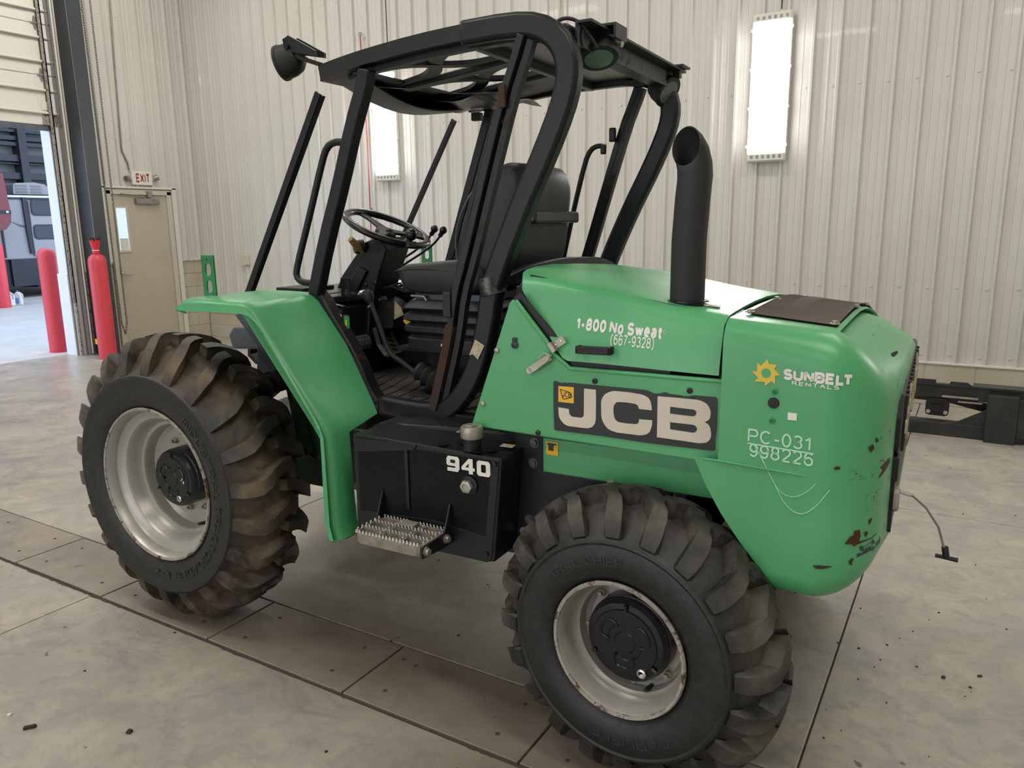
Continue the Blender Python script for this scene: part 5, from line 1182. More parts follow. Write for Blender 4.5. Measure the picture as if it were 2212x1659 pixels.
# ------------------------------------------------------------------ counterweight
YW = 0.06
def zprof_top(x): return 1.406 - 0.10 * max(0, x - 2.285)
def cwt():
    # plan outline: (x, y, top radius, bottom radius, nx, ny)
    plan = []
    for t in [0, .12, .25, .4, .55, .7, .85, 1]: plan.append((2.287 + (2.545 - 2.287) * t, YW, 0.065 + 0.03 * t, 0.07, 0, -1))
    for k in range(1, 10):
        a = math.radians(-90 + 9 * k * 0.92); plan.append((2.545 + 0.143 * math.cos(a), YW + 0.18 + 0.18 * math.sin(a), 0.095 + 0.095 * k / 9, 0.07 + 0.08 * k / 9, math.cos(a), math.sin(a)))
    for k, (x, y) in enumerate(((2.693, 0.30), (2.696, 0.42), (2.698, 0.56), (2.699, 0.72), (2.699, 0.89))): plan.append((x, y, 0.20, 0.16, 1, 0.0))
    full = plan + [(x, 2 * YC - y, r, rb, nx, -ny) for x, y, r, rb, nx, ny in plan[:-1][::-1]]
    cols = []
    ZB = 0.672
    def arch(z):
        tab = [(0.672, 2.455), (0.72, 2.43), (0.80, 2.365), (0.83, 2.335), (0.87, 2.308), (0.93, 2.271), (0.985, 2.240), (1.03, 2.222), (1.0305, 2.287), (2, 2.287)]
        return interp(tab, z)[0]
    for (x, y, r, rb, nx, ny) in full:
        col = []; zt = zprof_top(x); n = 8
        for k in range(n + 1):      # bottom rounding
            a = PI / 2 * k / n; col.append((-rb * (1 - math.sin(a)) , ZB + rb * (1 - math.cos(a))))
        zlo = ZB + rb; zhi = zt - r
        for z in [zlo + (1.025 - zlo) * q for q in (.25, .5, .75, 1)] + [1.032] + [1.032 + (zhi - 1.032) * q for q in (.33, .66, 1)]: col.append((0, z))
        for k in range(1, n + 1):
            a = PI / 2 * k / n; col.append((-r * (1 - math.cos(a)), zhi + r * math.sin(a)))
        cols.append([(x + nx * d, y + ny * d, z, x) for d, z in col])
    vs_cols = []
    for ci, col in enumerate(cols):
        side = ci < 8 or ci >= len(cols) - 8
        out = []
        for (x, y, z, x0) in col:
            if side:
                t = (x0 - 2.287) / (2.545 - 2.287); xa = arch(z)
                x = xa + (2.545 - xa) * t if x0 < 2.5449 else x
            if abs(y - YC) < 0.62 and x > 2.66:
                fd = min(1.0, (0.62 - abs(y - YC)) / 0.10)
                up = min(1.0, max(0.0, (z - 1.17) / 0.07)); lo_ = min(1.0, max(0.0, (0.84 - z) / 0.06))
                x += fd * (0.022 * up + 0.016 * lo_)
            out.append((x, y, z - crown(y) * min(1, max(0, (z - 1.0) / 0.35))))
        vs_cols.append(out)
    mb = MB().grid(vs_cols)
    # top and bottom lids, bridging near and far halves
    n = len(vs_cols)
    half = n // 2
    rowsT = []; rowsB = []
    for i in range(half + 1):
        a, b = vs_cols[i][-1], vs_cols[n - 1 - i][-1]; rowsT.append([(a[0] + (b[0] - a[0]) * k / 8, a[1] + (b[1] - a[1]) * k / 8, a[2] + crown(a[1]) - crown(a[1] + (b[1] - a[1]) * k / 8)) for k in range(9)])
        a, b = vs_cols[i][0], vs_cols[n - 1 - i][0]; rowsB.append([(a[0] + (b[0] - a[0]) * k / 8, a[1] + (b[1] - a[1]) * k / 8, a[2]) for k in range(9)])
    mb.grid(rowsT).grid(rowsB)
    o = mb.build('counterweight', M['green_chip'], V, smooth=40, merge=0.0005)
    return o
cw = cwt()
MB().prism([(0.125, 0.98), (0.135, 1.22), (0.175, 1.37), (0.22, 1.385), (0.9, 1.37), (1.3, 1.31), (1.58, 1.24), (1.62, 1.0)], 2.262, 2.292, 'yz').build('bulkhead', M['black'], V, smooth=0)
# pressed ledge line on its side
MB().tube([(2.24, YW + 0.001, 1.0285), (2.29, YW - 0.001, 1.0285), (2.40, YW - 0.001, 1.024), (2.50, YW + 0.001, 1.019), (2.53, YW + 0.003, 1.017)], [0.002, 0.004, 0.004, 0.003, 0.001], 8).build('pressed_ledge', M['green_chip'], cw)
# radiator mesh on top
def scr():
    y0, y1 = 0.215, 1.50
    def zs(x, y): return zprof_top(x) - crown(y) + 0.0005
    ny = 24; ys = [y0 + (y1 - y0) * k / ny for k in range(ny + 1)]
    X0, X1 = 2.312, 2.540
    MB().grid([[(x, y, zs(x, y)) for y in ys] for x in (X0, (X0 + X1) / 2, X1)]).build('screen_tray', M['black_gloss'], cw, smooth=30, solid=0.004)
    mb = MB(); n = 52
    for k in range(n):
        x = X0 + 0.002 + (X1 - X0 - 0.004) * k / (n - 1)
        mb.tube([(x, y, zs(x, y) + 0.004 + 0.005 * math.sin(PI * (y - y0) / (y1 - y0)) * (1 + 0.5 * math.sin(x * 40))) for y in ys], 0.0012, 4, caps=False)
    m = 260
    for k in range(m):
        y = y0 + 0.003 + (y1 - y0 - 0.006) * k / (m - 1); h = 0.005 + 0.005 * math.sin(PI * (y - y0) / (y1 - y0))
        mb.tube([(X0, y, zs(X0, y) + h), ((X0 + X1) / 2, y, zs((X0 + X1) / 2, y) + h), (X1, y, zs(X1, y) + h)], 0.0010, 4, caps=False)
    mb.build('radiator_screen', pbr('screen_wire', (0.10, 0.085, 0.075), 0.45, 0.5), cw, smooth=0, kind='stuff')
    for (x, y) in ((X0 + 0.004, y0 + 0.012), (X1 - 0.006, y0 + 0.012), (X0 + 0.004, 0.62), (X1, 0.72), (X1 - 0.002, 1.1), (X0 + 0.004, 1.2)):
        MB().lathe([(0.013, 0), (0.013, 0.003), (0.008, 0.004), (0.008, 0.009), (0, 0.010)], (x, y, zs(x, y) + 0.006), 'z', 12).build('screen_bolt', M['zinc'], cw)
scr()
# recessed grille at the tail
gx = 2.674
gr = MB().prism([(0.33, 1.04), (0.33, 1.13), (0.38, 1.19), (0.48, 1.215), (1.30, 1.215), (1.38, 1.19), (1.42, 1.13), (1.42, 1.04), (1.36, 0.985), (0.40, 0.985)], gx - 0.02, gx + 0.034, 'yz').build('tail_grille', M['black'], cw, smooth=0, bevel=0.012)
for k in range(14): MB().bx(gx + 0.030, gx + 0.042, 0.40 + 0.072 * k, 0.425 + 0.072 * k, 1.02, 1.18).build('grille_bar', M['black_matte'], cw, smooth=0, bevel=0.003)
MB().bx(gx - 0.03, gx + 0.030, 0.34, 1.42, 0.80, 0.975).build('drawbar_pocket', M['black'], cw, smooth=0)
MB().bx(gx - 0.06, gx + 0.036, 0.33, 0.38, 0.95, 1.02).build('grille_bracket', M['black'], cw, smooth=0, bevel=0.005)
MB().bx(gx - 0.06, gx + 0.044, 0.34, 0.40, 0.86, 0.92).build('latch_block', M['rim_edge'], cw, smooth=0, bevel=0.008)
rl = random.Random(5)
peel = MB()
for k in range(46):
    y = rl.uniform(0.38, 1.30); z = rl.uniform(1.02, 1.12); hgt = rl.uniform(0.02, 0.09); wd = rl.uniform(0.004, 0.02)
    peel.prism([(y, z), (y + wd, z + 0.004), (y + wd * 0.8, z + hgt), (y + wd * 0.2, z + hgt * 0.8)], gx + 0.040, gx + 0.043 + rl.uniform(0, 0.003), 'yz')
peel.build('peeling_decal', M['sticker'], cw, smooth=0, kind='stuff')
# pull cable and T handle
A, B_ = (2.720, 0.42, 0.895), (2.86, 0.50, 0.70)
pc = MB().tube([A, (2.750, 0.43, 0.885), (2.785, 0.45, 0.85), (2.822, 0.47, 0.79), (2.845, 0.48, 0.715)], 0.0035, 6).build('pull_cable', M['galv'], cw)
MB().tube([(2.715, 0.415, 0.898), (2.743, 0.428, 0.888)], 0.006, 8).build('cable_ferrule', M['chrome'], pc)
hx = Vector((2.849, 0.482, 0.700))
MB().tube([hx + Vector((-0.006, 0, 0.03)), hx], 0.009, 10).tube([hx + Vector((-0.028, 0.0, 0.0)), hx + Vector((0.030, 0.0, -0.004))], [0.006, 0.007], 8).build('pull_handle', M['black_matte'], pc)
# rental lettering
yl = YW - 0.0015
def onside(u, v):
    x, z = u, v
    if x <= 2.545: return (x, yl, z)
    a = (x - 2.545) / 0.143; a = min(1, a); return (x, YW + 0.18 * (1 - math.sqrt(1 - a * a)) - 0.0018, z)
def slant2(p0, p1, h): return lambda u, v: onside(p0[0] + (p1[0] - p0[0]) * u, p0[2] + (p1[2] - p0[2]) * u + h * v)
lettering('rental_lettering', 'SUNBELT', M['white'], cw, 0, 1, 0, 1, slant2((2.441, 0.058, 1.263), (2.598, 0.058, 1.258), 0.0285), bold=0.055, spacing=0.45)
lettering('rental_lettering', 'RENTALS', M['white'], cw, 0, 1, 0, 1, slant2((2.462, 0.058, 1.251), (2.572, 0.058, 1.248), 0.0105), bold=0.02, spacing=2.2)
lettering('fleet_number', 'PC-031', M['pale'], cw, 0, 1, 0, 1, slant2((2.362, 0.058, 1.091), (2.516, 0.058, 1.086), 0.036), bold=0.0, spacing=1.05)
lettering('fleet_number', '998226', M['pale'], cw, 0, 1, 0, 1, slant2((2.367, 0.058, 1.052), (2.525, 0.058, 1.046), 0.036), bold=0.0, spacing=1.05)
a_, b_ = (2.362, 0.058, 1.087), (2.525, 0.058, 1.08)
MB().rtube([(a_[0], yl, a_[2]), (b_[0], yl, b_[2])], 0.0032, 0.001).build('number_rule', M['pale'], cw, smooth=0)
sn = MB().prism([(2.4, 1.311), (2.405, 1.299), (2.424, 1.299), (2.418, 1.288), (2.433, 1.273), (2.421, 1.271), (2.422, 1.249), (2.413, 1.257), (2.398, 1.242), (2.396, 1.253), (2.371, 1.252), (2.38, 1.262), (2.364, 1.278), (2.376, 1.278), (2.376, 1.301), (2.385, 1.294)], yl - 0.0004, yl + 0.0010).build('sun_emblem', M['sun'], cw, smooth=0)
sc_ = (2.399, 0.058, 1.276); MB().lathe([(0.0118, 0), (0.0118, -0.0008), (0, -0.0008)], (sc_[0], yl - 0.0002, sc_[2]), n=28).build('emblem_centre', M['green_chip'], sn)
q = (2.421, 0.058, 1.2); MB().lathe([(0.0145, 0), (0.0138, -0.003), (0, -0.0035)], (q[0], YW, q[2]), n=24).build('rubber_plug', M['black_matte'], cw)
for q in ((2.423, 0.058, 1.23), (2.42, 0.058, 1.154)): MB().lathe([(0.0078, 0), (0.0075, -0.004), (0.004, -0.0045), (0.0035, -0.001), (0, -0.001)], (q[0], YW, q[2]), n=16).build('socket_bolt', M['green_dark'], cw)
q = (2.468, 0.058, 1.17); MB().prism([(q[0] - 0.0105, q[2] - 0.0095), (q[0] + 0.011, q[2] - 0.0095), (q[0] + 0.0105, q[2] + 0.0095), (q[0] - 0.011, q[2] + 0.0095)], yl, yl + 0.001).build('white_sticker', M['white'], cw, smooth=0)
# long curved scratches
def scratch(px_, r=0.0007):
    MB().tube([onside(p.x, p.y) for p in smooth_path([(p[0], p[2], 0) for p in px_], 2)], r, 4).build('scratch', M['pale'], cw, smooth=0)
scratch([(2.393, 0.058, 1.069), (2.412, 0.058, 1.028), (2.434, 0.058, 0.987), (2.456, 0.058, 0.962), (2.487, 0.058, 0.957), (2.517, 0.058, 0.979), (2.535, 0.058, 1.003)])
scratch([(2.378, 0.058, 1.086), (2.406, 0.058, 1.039), (2.438, 0.058, 0.982), (2.464, 0.058, 0.933), (2.503, 0.058, 0.911), (2.537, 0.058, 0.938), (2.568, 0.058, 0.99)], 0.0009)
# rust chips with their own outlines
CH = [[(2.611, 0.848), (2.621, 0.866), (2.629, 0.871), (2.63, 0.881), (2.641, 0.883), (2.644, 0.867), (2.642, 0.851), (2.649, 0.85), (2.678, 0.856), (2.668, 0.849), (2.652, 0.848), (2.631, 0.84), (2.626, 0.846)], [(2.674, 1.037), (2.682, 1.044), (2.69, 1.044), (2.691, 1.03), (2.685, 1.024), (2.678, 1.014), (2.671, 1.01), (2.676, 1.021), (2.679, 1.026)], [(2.623, 0.8), (2.629, 0.807), (2.634, 0.805), (2.63, 0.797), (2.631, 0.788), (2.625, 0.791)], [(2.541, 0.783), (2.557, 0.786), (2.588, 0.787), (2.566, 0.777), (2.549, 0.776)], [(2.573, 1.049), (2.582, 1.054), (2.589, 1.052), (2.586, 1.046), (2.577, 1.044)], [(2.651, 0.872), (2.657, 0.874), (2.658, 0.866), (2.654, 0.86)], [(2.659, 0.903), (2.665, 0.907), (2.664, 0.897), (2.66, 0.891)], [(2.674, 1.331), (2.685, 1.332), (2.687, 1.324), (2.681, 1.319), (2.676, 1.322)], [(2.645, 1.1), (2.653, 1.106), (2.656, 1.095), (2.65, 1.086), (2.647, 1.092)], [(2.658, 1.121), (2.662, 1.119), (2.665, 1.111), (2.66, 1.108)]]
for pts in CH:
    cxm = sum(p[0] for p in pts) / len(pts)
    mb = MB(); vs = [Vector(onside(min(2.69, p[0]), p[1])) + Vector((0.0006 if p[0] > 2.6 else 0, -0.0004, 0)) for p in pts]
    mb.add(vs, [tuple(range(len(vs)))]); mb.build('paint_chip', M['rust'], cw, smooth=0, solid=0.0012)
sq = MB(); q = (2.677, 0.09, 0.824)
for k in range(12):
    x, z = q[0] + rl.gauss(0, 0.010), q[2] + rl.gauss(0, 0.007); a = rl.uniform(-0.3, 0.5)
    sq.rtube([onside(min(2.68, x - 0.014), z - 0.004), onside(min(2.685, x + 0.014), z + 0.005)], 0.007, 0.0014)
sq.build('tar_smear', pbr('tar', (0.012, 0.045, 0.04), 0.4), cw, smooth=0)

# ------------------------------------------------------------------ exhaust
EX = (2.022, 0.62, 1.39); ey = 0.62
ex_b = (2.131, 0.257, 1.428)
exx, eyy = ex_b[0], ex_b[1]
er = 0.0475
pth = [(exx, eyy, 1.40), (exx, eyy, 1.66), (exx + 0.004, eyy, 1.74), (exx + 0.006, eyy, 1.80), (exx - 0.002, eyy - 0.004, 1.86), (exx - 0.020, eyy - 0.012, 1.915), (exx - 0.042, eyy - 0.022, 1.955)]
def exhaust():
    mb = MB(); P, T = mb.frames(smooth_path(pth, 2)); n = 32; vs = []
    # cut the end with a plane that faces forward and a little to the near side
    cn = Vector((-0.75, -0.52, -0.20)).normalized(); c0 = Vector((exx - 0.022, eyy - 0.014, 1.895))
    x = Vector((1, 0, 0))
    for p, t in zip(P, T):
        x = (x - t * x.dot(t)).normalized(); y = t.cross(x)
        for k in range(n):
            a = 2 * PI * k / n; q = p + (x * math.cos(a) + y * math.sin(a)) * er
            vs.append(q)
    # clip: push vertices beyond the plane back along their tube direction
    m = len(P)
    for i in range(m):
        for k in range(n):
            q = vs[i * n + k]; d = (q - c0).dot(cn)
            if d > 0:
                t = T[i]; 
                if abs(t.dot(cn)) > 0.05: vs[i * n + k] = q - t * (d / t.dot(cn))
    mb.add(vs, [(i * n + k, i * n + (k + 1) % n, (i + 1) * n + (k + 1) % n, (i + 1) * n + k) for i in range(m - 1) for k in range(n)])
    o = mb.build('exhaust_stack', M['exhaust'], V, smooth=50, merge=0.0003); s_ = o.modifiers.new('thickness', 'SOLIDIFY'); s_.thickness = 0.003; s_.offset = -1
    return o
def exhaust2():
    """straight pipe with a forward-facing oval mouth: rings whose tilt grows towards the mouth"""
    mb = MB(); n = 32; rings = []
    def ring(c, nrm, r1, stretch=1.0):
        nrm = Vector(nrm).normalized(); u = Vector((0.924, -0.382, 0)); u = (u - nrm * nrm.dot(u)).normalized(); v = nrm.cross(u)
        return [Vector(c) + u * (r1 * math.cos(2 * PI * k / n)) + v * (r1 * stretch * math.sin(2 * PI * k / n)) for k in range(n)]
    cfg = [((0, 0, 1.395), (0, 0, 1), 1, 1), ((0, 0, 1.60), (0, 0, 1), 1, 1), ((0.006, 0, 1.72), (0, 0, 1), 1, 1), ((0.010, 0.002, 1.775), (-0.06, -0.14, 1), 1, 1.0), ((0.009, -0.002, 1.805), (-0.16, -0.38, 0.95), 1, 1.0), ((0.004, -0.010, 1.832), (-0.28, -0.70, 0.75), 1, 1.02), ((-0.004, -0.020, 1.850), (-0.36, -0.90, 0.40), 1, 1.06), ((-0.010, -0.026, 1.856), (-0.38, -0.92, 0.12), 1, 1.12)]
    for (c, nr, s1, st_) in cfg: rings.append(ring((exx + c[0], eyy + c[1], c[2]), nr, er * s1, st_))
    mb.grid([r + [r[0]] for r in rings])
    o = mb.build('exhaust_stack', M['exhaust'], V, smooth=60, merge=0.0002); s_ = o.modifiers.new('thickness', 'SOLIDIFY'); s_.thickness = 0.003; s_.offset = 0
    return o
es = exhaust2()
MB().lathe([(er + 0.012, 0), (er + 0.012, 0.004), (er + 0.002, 0.005)], (exx + 0.002, eyy, crest(exx) - 0.001), 'z', 32).build('exhaust_collar', M['black_gloss'], es)
q = (2.201, 0.261, 1.425)
o = MB().box((q[0], q[1], crest(q[0]) + 0.0005), (0.05, 0.032, 0.001), rotm(0, 0.17, 0.15)).build('hot_surface_label', M['sticker'], hd, smooth=0)

# ------------------------------------------------------------------ cab frame
YN = 0.38
def rops(f):
    pts = [(0.704, 2.205), (0.80, 2.222), (0.922, 2.238), (1.125, 2.258), (1.313, 2.268), (1.50, 2.272), (1.60, 2.258), (1.665, 2.215), (1.698, 2.150), (1.700, 2.085), (1.676, 2.005), (1.619, 1.880), (1.533, 1.715), (1.455, 1.545), (1.412, 1.440), (1.392, 1.32), (1.352, 1.17), (1.30, 1.07), (1.235, 0.998), (1.165, 0.966), (1.08, 0.960), (0.90, 0.970)]
    return pts
R1 = rops(None)
def near_far_tube(pts, w_, d, name, mat, y=YN, **kw):
    out = []
    for f in ((lambda p: p), mir):
        out.append(MB().rtube([f((p[0], y, p[1])) for p in smooth_path([(a, b, 0) for a, b in pts], 1) and [(v.x, v.y) for v in smooth_path([(a, b, 0) for a, b in pts], 1)]], w_, d).build(name, mat, V, smooth=30, **kw))
    return out
near_far_tube(R1[:6], 0.050, 0.055, 'roof_rail', M['black_rust'])
near_far_tube(R1[4:15], 0.078, 0.062, 'rear_hoop', M['black'], bevel=0.014)
near_far_tube(R1[13:], 0.075, 0.060, 'sill_hoop', M['black'], bevel=0.012)
both(lambda f: MB().tube([f((1.414, YN, 1.415)), f((1.40, YN, 1.475))], [0.046, 0.044], 12), 'hoop_weld', pbr('ground_weld', (0.10, 0.10, 0.10), 0.4, 0.7, (0.03, 0.03, 0.03), 30, 0.4, 0.6))
# front pillars with their rusty lower part
AP = [(0.905, 2.20), (0.890, 2.14), (0.834, 2.020), (0.755, 1.804), (0.668, 1.598), (0.597, 1.390)]
MB().rtube(smooth_path([(a, YN, b) for a, b in AP], 1), 0.052, 0.05).build('front_pillar', M['black'], V, smooth=30, bevel=0.006)
MB().rtube(smooth_path([(0.838, 1.4, 2.252), (0.821, 1.4, 2.191), (0.774, 1.4, 2.057), (0.674, 1.4, 1.777), (0.559, 1.4, 1.452)], 1), 0.045, 0.05).build('front_pillar', M['black'], V, smooth=30, bevel=0.006)
near_far_tube([(0.560, 1.385), (0.61, 1.375), (0.655, 1.30), (0.74, 1.19), (0.80, 1.09), (0.825, 1.02), (0.88, 0.955)], 0.050, 0.06, 'pillar_foot', M['black_rust'], y=0.40, bevel=0.006)
# door posts: two channels side by side
BP = [(1.548, 2.235), (1.520, 2.16), (1.478, 2.06), (1.391, 1.783), (1.315, 1.535), (1.272, 1.414), (1.246, 1.265), (1.20, 1.10), (1.165, 0.985)]
for (pts, wd, y_) in ((BP, 0.026, 0.36),):
    for f in ((lambda p: p), mir):
        P_ = [f((p.x, y_, p.y)) for p in smooth_path([(a, b, 0) for a, b in pts], 1)]
        dp = MB().rtube(P_, wd, 0.034).build('door_post', M['black_rust'], V, smooth=30, bevel=0.003)
        MB().rtube([Vector(p) + Vector((-0.002, 0, 0)) for p in P_[-6:]], wd + 0.006, 0.038).build('rusted_foot', M['rust'], dp, smooth=30)
        MB().rtube([(p[0] + 0.034, p[1] + (0.012 if p[1] < 1 else -0.012), p[2]) for p in P_[1:]], 0.022, 0.03).build('post_channel', M['black_rust'], dp, smooth=30)
        MB().rtube([(p[0] + 0.016, p[1] + (0.018 if p[1] < 1 else -0.018), p[2]) for p in P_[1:]], 0.012, 0.01).build('post_web', M['black_matte'], dp, smooth=30)
dpn = [o for o in V.children if o.name.startswith('door_post')][0]
MB().bx(1.228, 1.262, 0.335, 0.35, 1.33, 1.42).build('hinge_plate', M['black_rust'], dpn, smooth=0, bevel=0.004)
MB().bx(1.468, 1.492, 0.335, 0.35, 2.02, 2.09).build('hinge_plate', M['rust'], dpn, smooth=0, bevel=0.003)
# windscreen posts
WS = [(0.166, 1.372), (0.426, 1.815), (0.634, 2.150)]
for f in ((lambda p: p), mir):
    a, b = Vector(f((0.166, 0.42, 1.372))), Vector(f((0.634, 0.42, 2.150)))
    wp = MB().rtube([a, (a + b) / 2, b], 0.030, 0.012).build('windscreen_post', M['black'], V, smooth=0, bevel=0.003)
    e = Vector((0.012, 0, -0.006)); s_ = 0.012 if a.y < 1 else -0.012
    MB().rtube([a + Vector((0.010, s_, 0)), b + Vector((0.010, s_, -0.01))], 0.008, 0.022).build('post_lip', M['black'], wp, smooth=0)
# grab handles
def handle(pts, y, out_):
    for f in ((lambda p: p), mir):
        P_ = smooth_path([f((p[0], y + p[2], p[1])) for p in pts], 2)
        MB().tube(P_, 0.0125, 12).build('grab_handle', M['black'], V)
g1 = [(0.796, 0.37, 1.955), (0.742, 0.37, 1.961), (0.705, 0.37, 1.944), (0.68, 0.37, 1.9), (0.594, 0.37, 1.687), (0.513, 0.37, 1.499), (0.504, 0.37, 1.458), (0.532, 0.37, 1.435), (0.586, 0.37, 1.433)]
MB().tube(smooth_path(g1, 1), 0.0135, 12).build('grab_handle', M['black'], V)
g2 = [(1.405, 1.4, 1.983), (1.37, 1.4, 1.993), (1.332, 1.4, 1.975), (1.307, 1.4, 1.924), (1.253, 1.4, 1.72), (1.197, 1.4, 1.483)]
MB().tube(smooth_path(g2, 1), 0.012, 12).build('grab_handle', M['black'], V)
g3 = [(1.476, 0.37, 1.982), (1.451, 0.37, 1.981), (1.43, 0.37, 1.965), (1.415, 0.37, 1.931), (1.39, 0.37, 1.858), (1.336, 0.37, 1.708), (1.281, 0.37, 1.502), (1.258, 0.37, 1.396)]
MB().tube(smooth_path(g3, 1), 0.012, 12).build('grab_handle', M['black'], V)
# far door post extras: hinges
for (pa, pb) in (((1325,222), (1335,268)), ((1318,252), (1325,262))):
    pass
MB().bx(1.435, 1.465, 1.36, 1.38, 2.00, 2.06).bx(1.395, 1.42, 1.36, 1.38, 1.95, 1.99).build('door_hinge', M['black'], V, smooth=0, bevel=0.006)
# cross members and rear curved trim
MB().rtube(smooth_path([(1.449, 0.40, 1.462), (1.452, 0.55, 1.490), (1.436, 0.75, 1.500), (1.43, 0.89, 1.503), (1.436, 1.03, 1.500), (1.452, 1.23, 1.490), (1.449, 1.38, 1.462)], 1), 0.035, 0.03, (1, 0, 0)).build('rear_cross_trim', M['black'], V, smooth=40, bevel=0.005)
MB().rtube(smooth_path([(1.60, 0.22, 1.40), (1.54, 0.40, 1.450), (1.50, 0.6, 1.470), (1.49, 0.89, 1.470), (1.50, 1.18, 1.44), (1.54, 1.38, 1.40), (1.60, 1.56, 1.35)], 1), 0.04, 0.04, (1, 0, 0)).build('hood_seal', M['black_matte'], V, smooth=40)
MB().prism([(1.44, 0.99), (1.46, 1.43), (1.50, 1.45), (1.60, 1.44), (1.62, 0.99)], 0.44, 1.34).build('engine_bulkhead', M['black'], V, smooth=0)
MB().rtube([(1.655, 0.38, 2.235), (1.655, 1.40, 2.235)], 0.05, 0.07, (1, 0, 0)).build('rear_cross_member', M['black'], V, smooth=0, bevel=0.01)
# front roof lip, sagging in the middle
FR = [(0.72, 0.36, 2.215), (0.690, 0.42, 2.200), (0.645, 0.60, 2.178), (0.628, 0.75, 2.155), (0.622, 0.89, 2.145), (0.628, 1.03, 2.150), (0.645, 1.18, 2.172), (0.690, 1.36, 2.203), (0.72, 1.42, 2.215)]
fl_ = MB(); P_ = smooth_path(FR, 1)
fl_.grid([[(p.x + 0.17, p.y, 2.225 - 0.3 * (2.215 - p.z)) for p in P_], [(p.x + 0.06, p.y, p.z + 0.022) for p in P_], [(p.x + 0.012, p.y, p.z + 0.020) for p in P_], [(p.x, p.y, p.z) for p in P_], [(p.x + 0.03, p.y, p.z - 0.018) for p in P_], [(p.x + 0.15, p.y, p.z - 0.010) for p in P_]])
fl_.build('roof_front_lip', M['black'], V, smooth=40, solid=0.006)
# lattice guard between two channels, solid plates front, back and far side
def zr(x): return 2.198 + 0.11 * (x - 0.83)
MB().bx(1.335, 1.66, 0.405, 1.375, 2.248, 2.258).build('roof_plate', M['black_gloss'], V, smooth=0, bevel=0.004)
MB().rtube([(1.345, 0.40, 2.246), (1.345, 1.38, 2.246)], 0.05, 0.028, (1, 0, 0)).build('roof_beam', M['greymetal'], V, smooth=0, bevel=0.004)
MB().prism([(0.66, 2.186), (0.86, 2.196), (0.86, 2.208), (0.66, 2.198)], 0.405, 1.375).build('roof_front_plate', M['black'], V, smooth=0)
MB().prism([(0.84, zr(0.84) - 0.004), (1.34, zr(1.34) - 0.004), (1.34, zr(1.34) + 0.006), (0.84, zr(0.84) + 0.006)], 1.07, 1.375).build('roof_side_plate', M['black'], V, smooth=0)
for yb_, wd in ((0.715, 0.055), (1.045, 0.060)):
    MB().rtube([(0.82, yb_, zr(0.82) - 0.008), (1.35, yb_, zr(1.35) - 0.008)], 0.024, wd, (0, 1, 0)).build('roof_channel', M['black'], V, smooth=0, bevel=0.005)
for y0, y1 in ((0.410, 0.690), (0.745, 1.020)):
    mb = MB(); ym = (y0 + y1) / 2; xa, xm, xb = 0.83, 1.085, 1.345
    for s_ in (y0, y1):
        for xe in (xa, xb):
            d = xe - xm
            pts = [(xm, ym), (xm + d * 0.16, ym + (s_ - ym) * 0.42), (xm + d * 0.42, ym + (s_ - ym) * 0.80), (xm + d * 0.74, s_ - (s_ - ym) * 0.10), (xe, s_)]
            mb.rtube([(p.x, p.y, zr(p.x)) for p in smooth_path([(a, b, 0) for a, b in pts], 2)], 0.052, 0.016, (0, 0, 1))
    mb.prism([(xm - 0.05, ym), (xm, ym - 0.045), (xm + 0.05, ym), (xm, ym + 0.045)], zr(xm) - 0.004, zr(xm) + 0.004, 'xy')
    mb.build('roof_lattice', M['black'], V, smooth=0)
both(lambda f: MB().rtube([f((p[0], 0.415, p[1] - 0.034)) for p in R1[1:7]], 0.022, 0.03), 'inner_rail', M['black'], smooth=30)
tf = MB(); rows = []
for i in range(8):
    rows.append([(0.74 + 0.05 * j, 0.95 + 0.05 * i, 2.172 + 0.010 * math.sin(j * 1.3 + i) - 0.010 * math.cos(i * 1.1 + j * 0.4)) for j in range(9)])
tf.grid(rows).build('torn_liner', M['black_gloss'], V, smooth=60)
MB().tube([(0.80, 0.56, 2.175), (0.90, 0.68, 2.172), (1.0, 0.84, 2.170), (1.10, 0.98, 2.185)], 0.0015, 5).build('loose_wire', M['galv'], V)
MB().box((0.80, 1.30, 2.145), (0.05, 0.03, 0.035)).build('liner_clip', M['black_matte'], V, smooth=0, bevel=0.004)
# wiring over the rear corner
MB().tube(smooth_path([(1.63, 0.40, 2.26), (1.66, 0.42, 2.285), (1.70, 0.45, 2.275), (1.73, 0.47, 2.23), (1.74, 0.50, 2.20)], 2), 0.006, 8).build('lamp_wire', M['rubber_plain'], V)

# ------------------------------------------------------------------ work lamps
def lamp(loc, face, name='work_lamp', bracket=None):
    f_ = Vector(face).normalized(); q = f_.to_track_quat('Y', 'Z')
    o = MB().lathe([(0.012, -0.085), (0.030, -0.080), (0.050, -0.062), (0.060, -0.035), (0.063, 0.0), (0.066, 0.002), (0.066, 0.012), (0.060, 0.014)], n=32).build('work_lamp', M['black_matte'], V)
    o.location = loc; o.rotation_mode = 'QUATERNION'; o.rotation_quaternion = q
    MB().lathe([(0.060, 0.012), (0.03, 0.017), (0, 0.019)], n=32).build('lens', M['lens'], o)
    return o
lp = (0.516, 0.37, 2.262)
lamp(lp, (-0.9, -0.25, -0.22))
MB().rtube([(0.70, 0.38, 2.235), (0.62, 0.375, 2.262), (lp[0] + 0.03, 0.37, lp[2] + 0.04)], 0.014, 0.045).build('lamp_arm', M['black_rust'], V, smooth=0, bevel=0.003)
